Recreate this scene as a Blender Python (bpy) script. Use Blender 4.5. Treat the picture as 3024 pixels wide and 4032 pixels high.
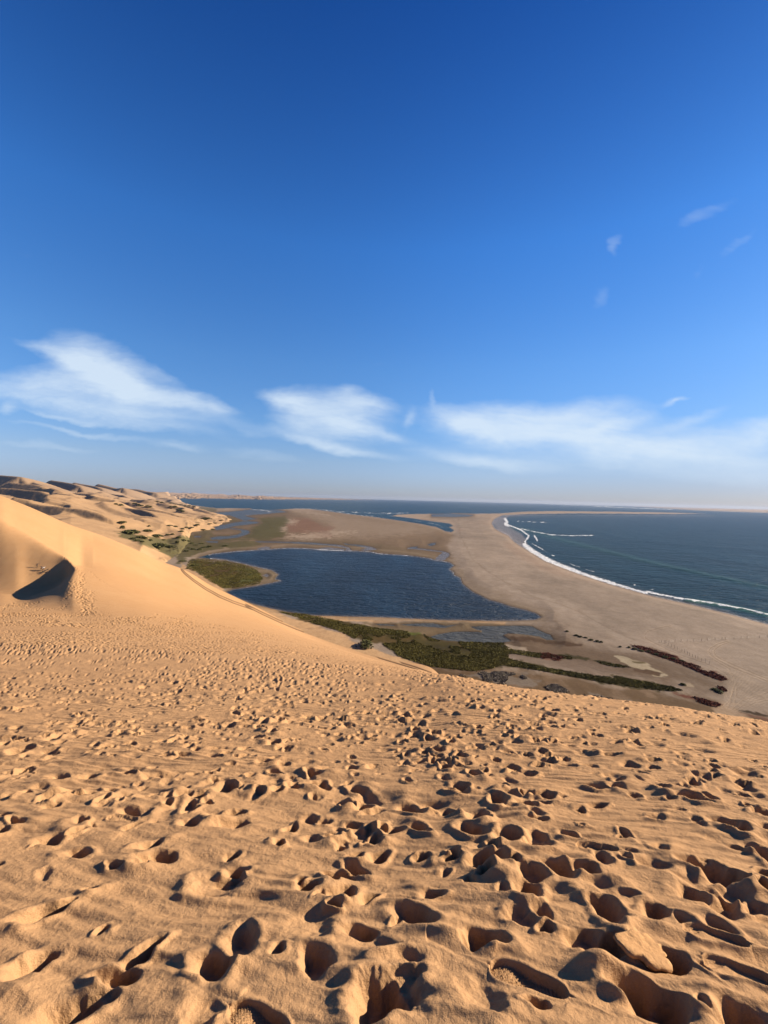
import bpy, bmesh, math, random
import numpy as np
from mathutils import Matrix, Vector

for o in list(bpy.data.objects): bpy.data.objects.remove(o, do_unlink=True)
SC = bpy.context.scene
COL = SC.collection
rad = math.radians

# ------------------------------------------------------------------ camera
CAMZ = 101.5
FPX = 928.0                      # focal length in pixels of the 1659 x 2212 picture
ROLL = rad(1.5); PITCH = -rad(1.8)
cd = bpy.data.cameras.new('camera'); cam = bpy.data.objects.new('camera', cd); COL.objects.link(cam)
cd.sensor_fit = 'VERTICAL'; cd.sensor_height = 24.0; cd.lens = 24.0*FPX/2212.0
cd.clip_start = 0.1; cd.clip_end = 200000
RM = Matrix.Rotation(PITCH, 3, 'X') @ Matrix.Rotation(rad(90), 3, 'X') @ Matrix.Rotation(ROLL, 3, 'Z')
SC.cycles.diffuse_bounces = 2; SC.cycles.max_bounces = 6
cam.matrix_world = Matrix.Translation((0, 0, CAMZ)) @ RM.to_4x4()
SC.camera = cam
RN = np.array(RM)

# ------------------------------------------------------------------ sun, sky, exposure
SUN_AZ, SUN_EL = 75.0, 22.5      # azimuth clockwise from +Y, elevation
SC.view_settings.view_transform = 'Standard'; SC.view_settings.look = 'None'
SC.view_settings.exposure = 1.6; SC.view_settings.gamma = 1
ld = bpy.data.lights.new('sun', 'SUN'); ld.energy = 5.0; ld.angle = rad(0.5); ld.color = (1.0, 0.85, 0.66)
sun = bpy.data.objects.new('sun', ld); COL.objects.link(sun)
a, e = rad(SUN_AZ), rad(SUN_EL)
SDIR = Vector((math.sin(a)*math.cos(e), math.cos(a)*math.cos(e), math.sin(e)))
sun.rotation_euler = SDIR.to_track_quat('Z', 'Y').to_euler()


class X:
    """tiny node expression helper"""
    tree = None
    def __init__(s, v): s.v = v
    @staticmethod
    def op(kind, *a):
        n = X.tree.nodes.new('ShaderNodeMath'); n.operation = kind
        for i, q in enumerate(a):
            q = q.v if isinstance(q, X) else q
            if isinstance(q, (int, float)): n.inputs[i].default_value = q
            else: X.tree.links.new(q, n.inputs[i])
        return X(n.outputs[0])
    def __add__(s, o): return X.op('ADD', s, o)
    __radd__ = __add__
    def __sub__(s, o): return X.op('SUBTRACT', s, o)
    def __rsub__(s, o): return X.op('SUBTRACT', o, s)
    def __mul__(s, o): return X.op('MULTIPLY', s, o)
    __rmul__ = __mul__
    def __truediv__(s, o): return X.op('DIVIDE', s, o)
    def clamp(s): return X.op('MINIMUM', X.op('MAXIMUM', s, 0.0), 1.0)
    def exp(s): return X.op('EXPONENT', s)


def smooth01(x, a, b):
    t = ((x - a)*(1.0/(b - a))).clamp()
    return t*t*(3.0 - 2.0*t)


def noise_node(vec, scale, detail=4.0, rough=0.5, dist=0.0, col=False):
    n = X.tree.nodes.new('ShaderNodeTexNoise'); n.inputs['Scale'].default_value = scale
    n.inputs['Detail'].default_value = detail; n.inputs['Roughness'].default_value = rough
    n.inputs['Distortion'].default_value = dist
    X.tree.links.new(vec, n.inputs['Vector'])
    return n.outputs['Color'] if col else X(n.outputs[0])


def combine(x, y, z=0.0):
    n = X.tree.nodes.new('ShaderNodeCombineXYZ')
    for i, q in enumerate((x, y, z)):
        q = q.v if isinstance(q, X) else q
        if isinstance(q, (int, float)): n.inputs[i].default_value = q
        else: X.tree.links.new(q, n.inputs[i])
    return n.outputs[0]


def separate(s):
    n = X.tree.nodes.new('ShaderNodeSeparateXYZ'); X.tree.links.new(s, n.inputs[0])
    return [X(o) for o in n.outputs]


def mix_col(f, a, b, blend='MIX'):
    n = X.tree.nodes.new('ShaderNodeMix'); n.data_type = 'RGBA'; n.blend_type = blend
    f = f.v if isinstance(f, X) else f
    for i, q in ((0, f), (6, a), (7, b)):
        if isinstance(q, (int, float)): n.inputs[i].default_value = q
        elif isinstance(q, tuple): n.inputs[i].default_value = q + (1.0,)
        else: X.tree.links.new(q, n.inputs[i])
    return n.outputs[2]


W = bpy.data.worlds.new('World'); SC.world = W; W.use_nodes = True
X.tree = W.node_tree; nt = W.node_tree; nt.nodes.clear()
sky = nt.nodes.new('ShaderNodeTexSky'); sky.sky_type = 'NISHITA'; sky.sun_disc = False
sky.sun_elevation = rad(SUN_EL); sky.sun_rotation = rad(SUN_AZ)
sky.altitude = 100; sky.air_density = 1.0; sky.dust_density = 0.3; sky.ozone_density = 3.5
hs = nt.nodes.new('ShaderNodeHueSaturation'); hs.inputs['Saturation'].default_value = 1.12
nt.links.new(sky.outputs[0], hs.inputs['Color'])
tc = nt.nodes.new('ShaderNodeTexCoord')
dx, dy, dz = separate(tc.outputs['Generated'])
front = smooth01(dy, 0.08, 0.3)
dys = X.op('MAXIMUM', dy, 0.08)
cu = dx/dys; ct = dz/dys         # a cirrus sheet far out in front: direction measured as slope
wn = noise_node(combine(cu*2.6, ct*4.5, 3.1), 1.3, 5.0, 0.55, 0.0, col=True)
wx, wy, wz = separate(wn)
wn2 = noise_node(combine(cu*7.0, ct*12.0, 8.1), 1.2, 4.0, 0.6, 0.0, col=True)
vx, vy, vz = separate(wn2)
qu = cu + (wx - 0.5)*0.13 + (vx - 0.5)*0.07
qt = ct + (wy - 0.5)*0.06 + (vy - 0.5)*0.035


def blob(px, py, rx, ry, ang, w, pw=1.0):
    """soft patch of cirrus around the direction of a point of the sky"""
    d = RN @ np.array(((px - 829.5)/FPX, -(py - 1106)/FPX, -1.0)); u0 = d[0]/d[1]; t0 = d[2]/d[1]
    c, s = math.cos(rad(ang)), math.sin(rad(ang))
    X1 = qu - float(u0); Y1 = qt - float(t0)
    A = (X1*c + Y1*s)*(FPX/rx); B = (Y1*c - X1*s)*(FPX/ry)
    r2 = A*A + B*B
    return (r2*-1.0).exp()*w


CL = [  # px, py, rx, ry, angle (deg, + = rising to the right), weight
    (225, 800, 95, 44, -28, .85), (190, 790, 60, 26, -20, .4), (285, 835, 45, 40, -50, .55), (150, 775, 110, 14, -18, .55), (60, 835, 130, 30, 6, .62),
    (190, 850, 120, 34, 0, .45),
    (400, 872, 85, 20, -14, .8), (330, 860, 60, 30, -12, .35), (470, 886, 30, 11, -14, .35), (260, 890, 220, 12, -6, .45),
    (290, 914, 170, 14, -8, .45), (150, 905, 90, 7, -7, .4),
    (170, 935, 140, 7, -5, .38), (120, 965, 110, 9, -4, .26), (370, 967, 55, 9, -4, .30), (20, 890, 22, 12, 0, .4),
    (360, 815, 55, 13, -25, .28), (635, 868, 55, 16, -14, .8), (720, 885, 100, 34, -6, .85), (790, 870, 50, 16, 0, .5),
    (760, 920, 60, 16, -18, .7), (680, 925, 80, 22, -10, .5), (720, 960, 120, 11, -9, .7), (840, 935, 50, 9, -8, .45),
    (760, 845, 30, 12, 10, .35), (885, 900, 10, 20, 0, .3), (560, 985, 110, 14, -6, .22), (540, 940, 40, 8, -8, .15),
    (1010, 915, 75, 24, -16, .75), (1110, 905, 120, 30, 0, .75), (1250, 900, 120, 34, 5, .65), (1310, 925, 70, 16, 12, .75),
    (1200, 945, 170, 26, -4, .75), (1360, 970, 160, 24, -4, .55), (1500, 955, 150, 30, 8, .55), (1560, 990, 170, 24, -3, .5),
    (1640, 935, 60, 24, 25, .55), (1480, 910, 90, 14, 18, .38), (1340, 1000, 150, 20, -7, .35), (1000, 985, 100, 18, -8, .45),
    (1120, 1000, 130, 20, -6, .4), (1600, 1030, 170, 26, 0, .28), (1448, 868, 26, 6, 18, .55), (935, 858, 9, 24, 12, .22),
    (1335, 525, 18, 30, -10, .26), (1303, 645, 20, 22, 0, .20), (1520, 465, 70, 16, 25, .19), (1600, 530, 70, 16, 35, .17), (1500, 590, 12, 26, 0, .12),
    (60, 545, 150, 12, -35, .10), (1620, 420, 90, 40, 30, .06), (820, 780, 40, 6, 20, .12),
]
den = None
for c in CL:
    b = blob(*c); den = b if den is None else den + b
st1 = noise_node(combine(cu*3.0 + ct*9.0 + wx*1.5, ct*34.0 + vy*2.0, 1.7), 1.6, 7.0, 0.64, 0.4)
st2 = noise_node(combine(cu*14.0, ct*26.0, 5.7), 1.4, 6.0, 0.62, 0.8)
st3 = noise_node(combine(cu*30.0 + ct*60.0, ct*90.0, 2.7), 1.1, 4.0, 0.6, 0.3)
dn = den*(0.10 + 1.05*st1 + 0.55*st2 + 0.45*st3) - 0.11
cov = (dn*0.75).clamp()
cov = (cov*(1.55 - cov*0.55)*front).clamp()*0.85
low = smooth01(dz, 0.13, 0.0)
zen = smooth01(dz, 0.05, 0.85)
bot = smooth01(dz, -0.02, 0.0)
ramp = nt.nodes.new('ShaderNodeValToRGB'); er = ramp.color_ramp
nt.links.new(dz.v, ramp.inputs[0])
GA = [(0, (.52, .60, 1.00)), (.03, (.58, .63, .99)), (.08, (.74, .74, .96)), (.16, (.74, .86, 1.08)), (.286, (.72, .95, 1.20)), (.494, (.50, .93, 1.36)), (.745, (.17, .50, .97)), (1.0, (.13, .40, .85))]
while len(er.elements) < len(GA): er.elements.new(.5)
for el_, (p_, c_) in zip(er.elements, GA):
    el_.position = p_; el_.color = tuple(v/1.5 for v in c_) + (1,)
skyc = mix_col(1.0, hs.outputs[0], ramp.outputs[0], 'MULTIPLY')
side = 1.0 - smooth01(dx, 0.05, 0.7)*(smooth01(dz, 0.30, 0.0)*0.14 + 0.14)
skyc = mix_col(1.0, skyc, combine(side*1.42, side*1.42, side*1.42), 'MULTIPLY')
skyc = mix_col(cov, skyc, (4.8, 5.6, 6.4))
bg = nt.nodes.new('ShaderNodeBackground'); bg.inputs['Strength'].default_value = 0.050
nt.links.new(skyc, bg.inputs['Color'])
wo = nt.nodes.new('ShaderNodeOutputWorld'); nt.links.new(bg.outputs[0], wo.inputs['Surface'])


# ------------------------------------------------------------------ numbers
def ray(px, py):
    """slope of the line of sight through a point of the 1659 x 2212 picture: u = x/y, T = drop/y"""
    d = RN @ np.array(((px - 829.5)/FPX, -(py - 1106)/FPX, -1.0))
    return d[0]/d[1], -d[2]/d[1]


def _h(ix, iy, seed):
    h = (ix.astype(np.int64)*374761393 + iy.astype(np.int64)*668265263 + seed*1442695041) & 0xffffffff
    h = ((h ^ (h >> 13))*1274126177) & 0xffffffff
    return ((h ^ (h >> 16)) & 0xffff)/65535.0


def vnoise(x, y, seed=0):
    fx = np.floor(x); fy = np.floor(y); tx = x - fx; ty = y - fy
    tx = tx*tx*tx*(tx*(tx*6 - 15) + 10); ty = ty*ty*ty*(ty*(ty*6 - 15) + 10)
    n = lambda i, j: _h(fx + i, fy + j, seed)
    return ((n(0, 0)*(1 - tx) + n(1, 0)*tx)*(1 - ty) + (n(0, 1)*(1 - tx) + n(1, 1)*tx)*ty)*2 - 1


def fbm(x, y, octv=4, seed=0, gain=0.5):
    s = 0; a = 1.0; t = 0
    for k in range(octv):
        s = s + a*vnoise(x*2**k + 17.3*k, y*2**k - 9.1*k, seed + k); t += a; a *= gain
    return s/t*1.6


def sstep(x, a, b):
    t = np.clip((x - a)/(b - a), 0, 1); return t*t*(3 - 2*t)


def pchip_slopes(x, y):
    """x, y: (..., K) -> monotone slopes"""
    h = np.diff(x, axis=-1); d = np.diff(y, axis=-1)/h
    m = np.zeros_like(y)
    d0, d1 = d[..., :-1], d[..., 1:]; h0, h1 = h[..., :-1], h[..., 1:]
    w1 = 2*h1 + h0; w2 = h1 + 2*h0
    with np.errstate(divide='ignore', invalid='ignore'):
        mm = (w1 + w2)/(w1/d0 + w2/d1)
    mm = np.where(d0*d1 > 0, mm, 0.0)
    m[..., 1:-1] = mm; m[..., 0] = d[..., 0]; m[..., -1] = d[..., -1]
    return m


def herm(x, xk, yk, mk):
    i = np.clip(np.searchsorted(xk, x) - 1, 0, len(xk) - 2)
    h = xk[i + 1] - xk[i]; t = np.clip((x - xk[i])/h, 0, 1)
    return (yk[i]*(1 + 2*t)*(1 - t)**2 + mk[i]*h*t*(1 - t)**2 + yk[i + 1]*t*t*(3 - 2*t) + mk[i + 1]*h*t*t*(t - 1))


def poly_sd(px, py, P):
    """signed distance (positive inside) of points to polygon P, only near its box"""
    P = np.asarray(P, float); out = np.full(px.shape, -60.0)
    lo = P.min(0) - 55; hi = P.max(0) + 55
    idx = np.nonzero((px > lo[0]) & (px < hi[0]) & (py > lo[1]) & (py < hi[1]))
    x = px[idx]; y = py[idx]; d2 = np.full(x.shape, 1e9); ins = np.zeros(x.shape, bool)
    n = len(P)
    for i in range(n):
        ax, ay = P[i]; bx, by = P[(i + 1) % n]; ex, ey = bx - ax, by - ay
        L = ex*ex + ey*ey + 1e-9
        t = np.clip(((x - ax)*ex + (y - ay)*ey)/L, 0, 1)
        d2 = np.minimum(d2, (x - ax - t*ex)**2 + (y - ay - t*ey)**2)
        if ay != by:
            c = ((ay > y) != (by > y)) & (x < (bx - ax)*(y - ay)/(by - ay) + ax)
            ins ^= c
    s = np.sqrt(d2); s = np.where(ins, s, -s)
    out[idx] = np.maximum(s, -60.0)
    return out


def line_d(px, py, P):
    P = np.asarray(P, float); out = np.full(px.shape, 60.0)
    lo = P.min(0) - 25; hi = P.max(0) + 25
    idx = np.nonzero((px > lo[0]) & (px < hi[0]) & (py > lo[1]) & (py < hi[1]))
    x = px[idx]; y = py[idx]; d2 = np.full(x.shape, 3600.0)
    for i in range(len(P) - 1):
        ax, ay = P[i]; ex, ey = P[i + 1] - P[i]
        t = np.clip(((x - ax)*ex + (y - ay)*ey)/(ex*ex + ey*ey + 1e-9), 0, 1)
        d2 = np.minimum(d2, (x - ax - t*ex)**2 + (y - ay - t*ey)**2)
    out[idx] = np.sqrt(d2)
    return out


# enlargements of the photograph in which outlines were traced: origin and scale in its own 3024 x 4032 pixels
CR = dict(A=(0, 1800, .60277), B=(700, 1900, .66305), C=(1700, 1900, .79807), D=(900, 2300, .66305),
          E=(1900, 2400, .67752), G=(450, 1950, .30139), H=(2400, 2400, .37613), I=(1800, 1900, .36166),
          J=(2560, 2480, .27969), F=(0, 0, 1.82278), K=(1500, 2100, .24111), L=(900, 2400, .36166))


def P_(c, pts):
    ox, oy, s = CR[c]
    return [((ox + x*s)/1.82278, (oy + y*s)/1.82278) for x, y in pts]


# ------------------------------------------------------------------ object helpers
def tag(o, label=None, cat=None, group=None, kind=None):
    if label: o['label'] = label
    if cat: o['category'] = cat
    if group: o['group'] = group
    if kind: o['kind'] = kind
    return o


def link(name, me, mat=None, parent=None):
    o = bpy.data.objects.new(name, me); COL.objects.link(o)
    if mat: me.materials.append(mat)
    if parent: o.parent = parent
    return o


def grid_mesh(name, xyz, keep=None, flip=False):
    """xyz: (R, C, 3) -> mesh of quads"""
    R, C = xyz.shape[:2]
    idx = np.arange(R*C, dtype=np.int32).reshape(R, C)
    q = np.stack([idx[:-1, :-1], idx[:-1, 1:], idx[1:, 1:], idx[1:, :-1]], -1)
    if keep is not None: q = q[keep]
    q = q.reshape(-1, 4)
    me = bpy.data.meshes.new(name)
    me.vertices.add(R*C); me.vertices.foreach_set('co', xyz.reshape(-1).astype(np.float32))
    n = len(q)
    me.loops.add(n*4); me.loops.foreach_set('vertex_index', q.reshape(-1))
    me.polygons.add(n); me.polygons.foreach_set('loop_start', np.arange(0, n*4, 4, dtype=np.int32))
    me.polygons.foreach_set('loop_total', np.full(n, 4, np.int32))
    me.polygons.foreach_set('use_smooth', np.ones(n, bool))
    me.update(calc_edges=True)
    return me


def add_col(me, name, rgb):
    a = me.color_attributes.new(name, 'FLOAT_COLOR', 'POINT')
    n = len(me.vertices); buf = np.ones((n, 4), np.float32); buf[:, :rgb.shape[-1]] = rgb.reshape(n, -1)
    a.data.foreach_set('color', buf.reshape(-1))


def new_mat(name):
    m = bpy.data.materials.new(name); m.use_nodes = True
    t = m.node_tree; X.tree = t
    b = t.nodes['Principled BSDF']
    return m, t, b


def attr(name):
    n = X.tree.nodes.new('ShaderNodeAttribute'); n.attribute_name = name
    return n


def obj_coord():
    n = X.tree.nodes.new('ShaderNodeTexCoord'); return n.outputs['Object']


def bump(h, strength, dist, chain=None):
    n = X.tree.nodes.new('ShaderNodeBump'); n.inputs['Strength'].default_value = strength
    n.inputs['Distance'].default_value = dist
    X.tree.links.new(h.v if isinstance(h, X) else h, n.inputs['Height'])
    if chain: X.tree.links.new(chain, n.inputs['Normal'])
    return n.outputs[0]


# ------------------------------------------------------------------ the great dune the camera stands on
def near(s):      # drop slopes of the trampled ground near the camera: eye height 1.5 m above a slope s
    return [(d, 1.5/d + s) for d in (.4, 1.2, 2.5, 4.5, 6.5)]


COLS = []
def col(px, s, rest):
    COLS.append((px, near(s) + rest))


def sil(px, T, s=.30, g=1.0):
    ds = 1.5/(T - s); db = CAMZ/(T + .075*g)
    T2 = T + .007*g
    return [(ds, T2), (30, T + .03*g), (60, T + .047*g), (85, T + .054*g)] + [(db*f, T + (.058 + .015*(f - .66)/.3)*g) for f in (.70, .76, .82, .88, .94)] + \
        [(db, T + .075*g), (db + 8, T + .085*g), (db + 90, T + .10*g + .02), (db + 190, T + .12*g + .04)]


def L(t15, t30, t60, t85, *mid):
    mid = list(mid); ridge = mid.pop()
    if len(mid) == 4: mid.insert(2, ((mid[1][0] + mid[2][0])/2, (mid[1][1] + mid[2][1])/2))
    zr = CAMZ - ridge[0]*ridge[1]
    return [(15, t15), (30, t30), (60, t60), (85, t85)] + mid + [ridge, (ridge[0] + 22, (CAMZ - zr + 4)/(ridge[0] + 22)),
        (ridge[0] + 110, (CAMZ - max(zr - 48, -14))/(ridge[0] + 110)), (ridge[0] + 260, (CAMZ + 25)/(ridge[0] + 260))]


for px, rim, zf, crest, ridge in ((-420, (148, .250), 64.2, (196, -.04), (320, -.08)), (-150, (148, .250), 64.2, (190, .03), (300, -.02)), (0, (148, .2475), 64.2, (188, .0703), (290, .0164)),
                                  (30, (147, .2490), 64.3, (186.5, .088), (295, .028)), (60, (146, .2486), 64.4, (184.5, .1053), (300, .040)),
                                  (96, (146, .2400), 64.8, (181, .1279), (305, .056)), (126, (147, .2252), 66.0, (177.5, .1476), (310, .070)),
                                  (145, (149, .2060), 68.2, (174, .1600), (315, .078))):
    zc = CAMZ - crest[0]*crest[1]; foot = max(crest[0] - (zc - zf)/.64, rim[0] + 5.5)
    col(px, .33, L(.428, .366, .318, .285, rim, (rim[0] + 4, (CAMZ - zf)/(rim[0] + 4)), (foot, (CAMZ - zf)/foot), crest, (crest[0] + 4, crest[1] - .0035), ridge))
col(160, .33, L(.428, .366, .318, .284, (151, .1900), (158, .1855), (170, .1745), (176, .1705), (320, .084)))
col(180, .33, L(.428, .367, .319, .2845, (152, .1945), (160, .1895), (178, .1795), (186, .1753), (332, .0905)))
col(210, .33, L(.428, .368, .320, .285, (152, .202), (160, .197), (178, .186), (186, .181), (348, .100)))
col(300, .33, L(.428, .370, .325, .292, (152, .230), (160, .226), (178, .217), (186, .213), (400, .137)))
col(390, .33, L(.428, .372, .332, .305, (152, .262), (160, .259), (178, .252), (186, .249), (525, .174)))
col(460, .33, L(.428, .374, .338, .315, (152, .283), (160, .281), (178, .276), (186, .274), (455, .217)))
col(550, .33, L(.428, .378, .346, .329, (152, .305), (160, .3035), (178, .3005), (186, .299), (377, .2615)))
col(700, .33, L(.428, .386, .366, .357, (152, .3455), (160, .345), (178, .3438), (186, .3435), (292, .337)))
col(850, .325, L(.425, .397, .393, .391, (152, .3890), (160, .3889), (178, .3886), (186, .3884), (252, .387)))
col(950, .315, L(.418, .413, .4115, .411, (152, .4108), (160, .4108), (178, .4107), (186, .4107), (236, .4105)))
col(995, .31, sil(995, .4185, .31, .35))
col(1042, .305, sil(1042, .427, .305, .75))
for px, T, s in ( (1154, .446, .30), (1265, .4645, .30), (1377, .4776, .30), (1488, .4906, .30), (1659, .516, .31), (1850, .545, .32), (2100, .58, .33), (2600, .65, .34)):
    col(px, s, sil(px, T, s))

cu_ = []; cdn = []; czn = []
for px, kn in COLS:
    u = (px - 829.5)/FPX
    k = np.array(kn); d = np.maximum.accumulate(k[:, 0] + np.arange(len(k))*1e-3)
    cu_.append(u); cdn.append(np.log(d)); czn.append(CAMZ - k[:, 1]*k[:, 0])
cu_ = np.array(cu_); cdn = np.array(cdn).T; czn = np.array(czn).T
U0, U1, NU = -1.7, 1.7, 1700
BU = np.linspace(U0, U1, NU)
BD = np.concatenate([1/np.linspace(1/.42, 1/30, 420, endpoint=False), np.exp(np.linspace(np.log(30), np.log(900), 1100))])
cux = np.repeat(cu_[None], cdn.shape[0], 0)
md = pchip_slopes(cux, cdn); mz = pchip_slopes(cux, czn)
KD = np.stack([herm(BU, cu_, cdn[k], md[k]) for k in range(cdn.shape[0])], 1)   # (NU, K)
KZ = np.stack([herm(BU, cu_, czn[k], mz[k]) for k in range(cdn.shape[0])], 1)
def smooth_u(A, n=9):
    k = np.hanning(n + 2)[1:-1]; k /= k.sum(); P = np.pad(A, ((n//2, n//2), (0, 0)), 'edge')
    return sum(k[i]*P[i:i + len(A)] for i in range(n))
KD2 = smooth_u(KD, 45); KZ2 = smooth_u(KZ, 45); KD = smooth_u(KD, 9); KZ = smooth_u(KZ, 9)
wsm = sstep(BU, (168 - 829.5)/FPX, (215 - 829.5)/FPX)[:, None]
KD = KD*(1 - wsm) + KD2*wsm; KZ = KZ*(1 - wsm) + KZ2*wsm
KD = np.exp(KD); KM = pchip_slopes(KD, KZ)
BZ = np.empty((len(BD), NU))
for j in range(NU):
    BZ[:, j] = herm(BD, KD[j], KZ[j], KM[j])
# soften across columns except round the slip face
lBD = np.log(BD)


def zdune(x, y):
    y = np.maximum(y, 0.42); u = np.clip(x/y, U0, U1 - 1e-6)
    fj = (u - U0)/(U1 - U0)*(NU - 1); fi = np.interp(np.log(y), lBD, np.arange(len(BD)))
    i = np.clip(fi.astype(int), 0, len(BD) - 2); j = np.clip(fj.astype(int), 0, NU - 2)
    a = fi - i; b = fj - j
    return (BZ[i, j]*(1 - a) + BZ[i + 1, j]*a)*(1 - b) + (BZ[i, j + 1]*(1 - a) + BZ[i + 1, j + 1]*a)*b


def hit_dune(px, py):
    """where the line of sight through a picture point meets the dune"""
    u, T = ray(px, py); d = np.exp(np.linspace(np.log(1.2), np.log(700), 3000))
    g = zdune(u*d, d) - (CAMZ - T*d)
    k = np.nonzero(g > 0)[0]
    if len(k) == 0: return None
    k = k[0]; return float(u*d[k]), float(d[k]), float(zdune(np.array([u*d[k]]), np.array([d[k]]))[0])


rowsA = 1/np.linspace(1/.6, 1/1.25, 50, endpoint=False)
rowsB = 1/np.linspace(1/1.25, 1/30, 720, endpoint=False)
rowsC = np.exp(np.linspace(np.log(30), np.log(215), 520, endpoint=False))
rowsD = np.exp(np.linspace(np.log(215), np.log(760), 380))
YR = np.concatenate([rowsA, rowsB, rowsC, rowsD])
EXT = 1.3
NC = 1600
WC = np.linspace(-1.22, 1.22, NC)
YY = np.repeat(YR[:, None], NC, 1); XX = WC[None]*(YY + EXT)
ZZ = zdune(XX, YY)

rng = np.random.default_rng(7)
HH = np.zeros_like(ZZ)
WHT = np.zeros_like(ZZ)


def window(x, y, R):
    i0 = np.searchsorted(YR, y - R); i1 = np.searchsorted(YR, y + R)
    if i1 - i0 < 1: return None
    w0 = min((x - R)/(YR[i0] + EXT), (x - R)/(YR[i1 - 1] + EXT)); w1 = max((x + R)/(YR[i0] + EXT), (x + R)/(YR[i1 - 1] + EXT))
    j0 = np.searchsorted(WC, w0); j1 = np.searchsorted(WC, w1)
    if j1 - j0 < 1: return None
    return slice(i0, i1), slice(j0, j1)


def stamp(x, y, a, b, ang, D, sharp, rim, seed):
    """one foot hole: a dent with a steep wall, a pushed-up rim and a heap thrown to one side"""
    R = 3.1*a; w = window(x, y, R)
    if w is None: return
    X0 = XX[w] - x; Y0 = YY[w] - y
    c, s = math.cos(ang), math.sin(ang)
    p = (X0*c + Y0*s)/a; q = (Y0*c - X0*s)/b
    th = np.arctan2(q, p); wob = 1 + .13*np.sin(2*th + seed) + .09*np.sin(3*th + seed*2.3) + .05*np.sin(5*th + seed*4.1)
    q = q/(1 + .24*np.clip(p*math.cos(seed*5), -1, 1)); r = np.sqrt(p*p + q*q)/wob + .035*HF[w]
    lf_ = .5 - .5*np.clip(X0/(a*.7), -1, 1); in_ = (.30 if sharp < .5 else .60) - .42*lf_*(sharp > .5); t = np.clip((r - in_)/(1.07 - in_), 0, 1)
    hole = -D*(1 - t*t*(3 - 2*t))*(1 + .35*np.clip(p, -1, 1))
    heap = rim*np.exp(-((r - 1.25)/.33)**2)*(.55 + .45*np.cos(th - seed))
    tail = rim*1.2*np.exp(-((p + 1.7*math.cos(seed))**2 + (q + 1.9*math.sin(seed))**2)/.9)
    HH[w] = np.where(r < 1.1, HH[w]*(.35 + .65*np.clip(r - .1, 0, 1)), HH[w]) + hole + heap + tail


# where people have walked: everywhere below this line of the picture
lim_px = np.array([-300, 0, 120, 240, 350, 470, 600, 700, 800, 950, 1100, 1900]); lim_py = np.array([1300, 1306, 1312, 1322, 1330, 1342, 1368, 1392, 1415, 1452, 1440, 1500])


def walked(x, y):
    z = zdune(x, y); u = x/y; T = (CAMZ - z)/y
    # picture position of the ground point
    v = np.stack([u, np.ones_like(u), -T], -1) @ RN
    px = 829.5 + FPX*v[:, 0]/-v[:, 2]; py = 1106 - FPX*v[:, 1]/-v[:, 2]
    return px, py


def scatter(n_density, d0, d1):
    area = (WC[-1] - WC[0])*((d1 + EXT)**2 - (d0 + EXT)**2)/2; n = int(area*n_density)
    y = np.sqrt(rng.random(n)*((d1 + EXT)**2 - (d0 + EXT)**2) + (d0 + EXT)**2) - EXT
    x = (rng.random(n)*2.44 - 1.22)*(y + EXT)
    return x, y


# soft old hollows first, then sharper newer ones
lay = []
HF = fbm(XX/.035, YY/.035, 3, 501)*sstep(YY, 7, 4)
for dens, d0, d1, a0, a1, D0, D1, shp, rm in (
        (4.0, .8, 40, .09, .16, .02, .04, 0.0, .6), (5.0, .8, 30, .04, .09, .012, .03, 0.0, .45), (.8, 30, 120, .10, .2, .03, .06, 0.0, .4),
        (8.0, .8, 120, .066, .115, .045, .075, 1.0, .40), (5.5, .8, 40, .035, .065, .02, .042, 1.0, .35), (8.0, .8, 7, .05, .095, .035, .06, 1.0, .45)):
    x, y = scatter(dens, d0, d1)
    clump = (.35*fbm(x/1.6, y/2.0, 3, 5))*sstep(y, 16, 6) + (fbm(x/3.2, y/5, 3, 6) + .5*fbm(x/14, y/14, 2, 9))*sstep(y, 6, 16)
    px, py = walked(x, y)
    lim = np.interp(px, lim_px, lim_py)
    edge = sstep(py + 14*clump, lim - 3, lim + 16)
    ok = rng.random(len(x)) < np.clip(.50 + .8*clump, .05, 1)*edge
    x, y = x[ok], y[ok]
    k = 1.0 + .35*np.clip((y - 5)/20, 0, 1) + np.clip(y - 25, 0, 200)/90
    for i in np.argsort(-y):
        aa = rng.uniform(a0, a1)*k[i]
        an = rng.normal(.15, .75) if rng.random() < .7 else rng.uniform(0, 3.14)
        lay.append((x[i], y[i], aa, aa*rng.uniform(.5, .85), an, rng.uniform(D0, D1)*k[i]**1.4, shp, rm*rng.uniform(.3, 1.15)*rng.uniform(D0, D1), rng.uniform(0, 6.28)))
for n in range(34):      # walkers' lines: left and right feet in turn
    x0 = rng.uniform(-16, 16); y0 = rng.uniform(1, 26); h0 = rng.uniform(-.9, .9) + (1.57 if rng.random() < .65 else .2)
    sg_ = rng.uniform(.9, 1.1)
    for k in range(rng.integers(8, 30)):
        h0 += rng.normal(0, .10); x0 += math.cos(h0)*.36*sg_; y0 += math.sin(h0)*.36*sg_
        if y0 < .9: break
        sd_ = .11*(1 if k % 2 else -1)
        aa = rng.uniform(.09, .125)
        lay.append((x0 - math.sin(h0)*sd_, y0 + math.cos(h0)*sd_, aa, aa*rng.uniform(.6, .78), h0 + rng.normal(0, .15), rng.uniform(.05, .085), 1.0, .03, rng.uniform(0, 6.28)))
lay.sort(key=lambda v: v[6])
for s in lay: stamp(*s)

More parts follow.
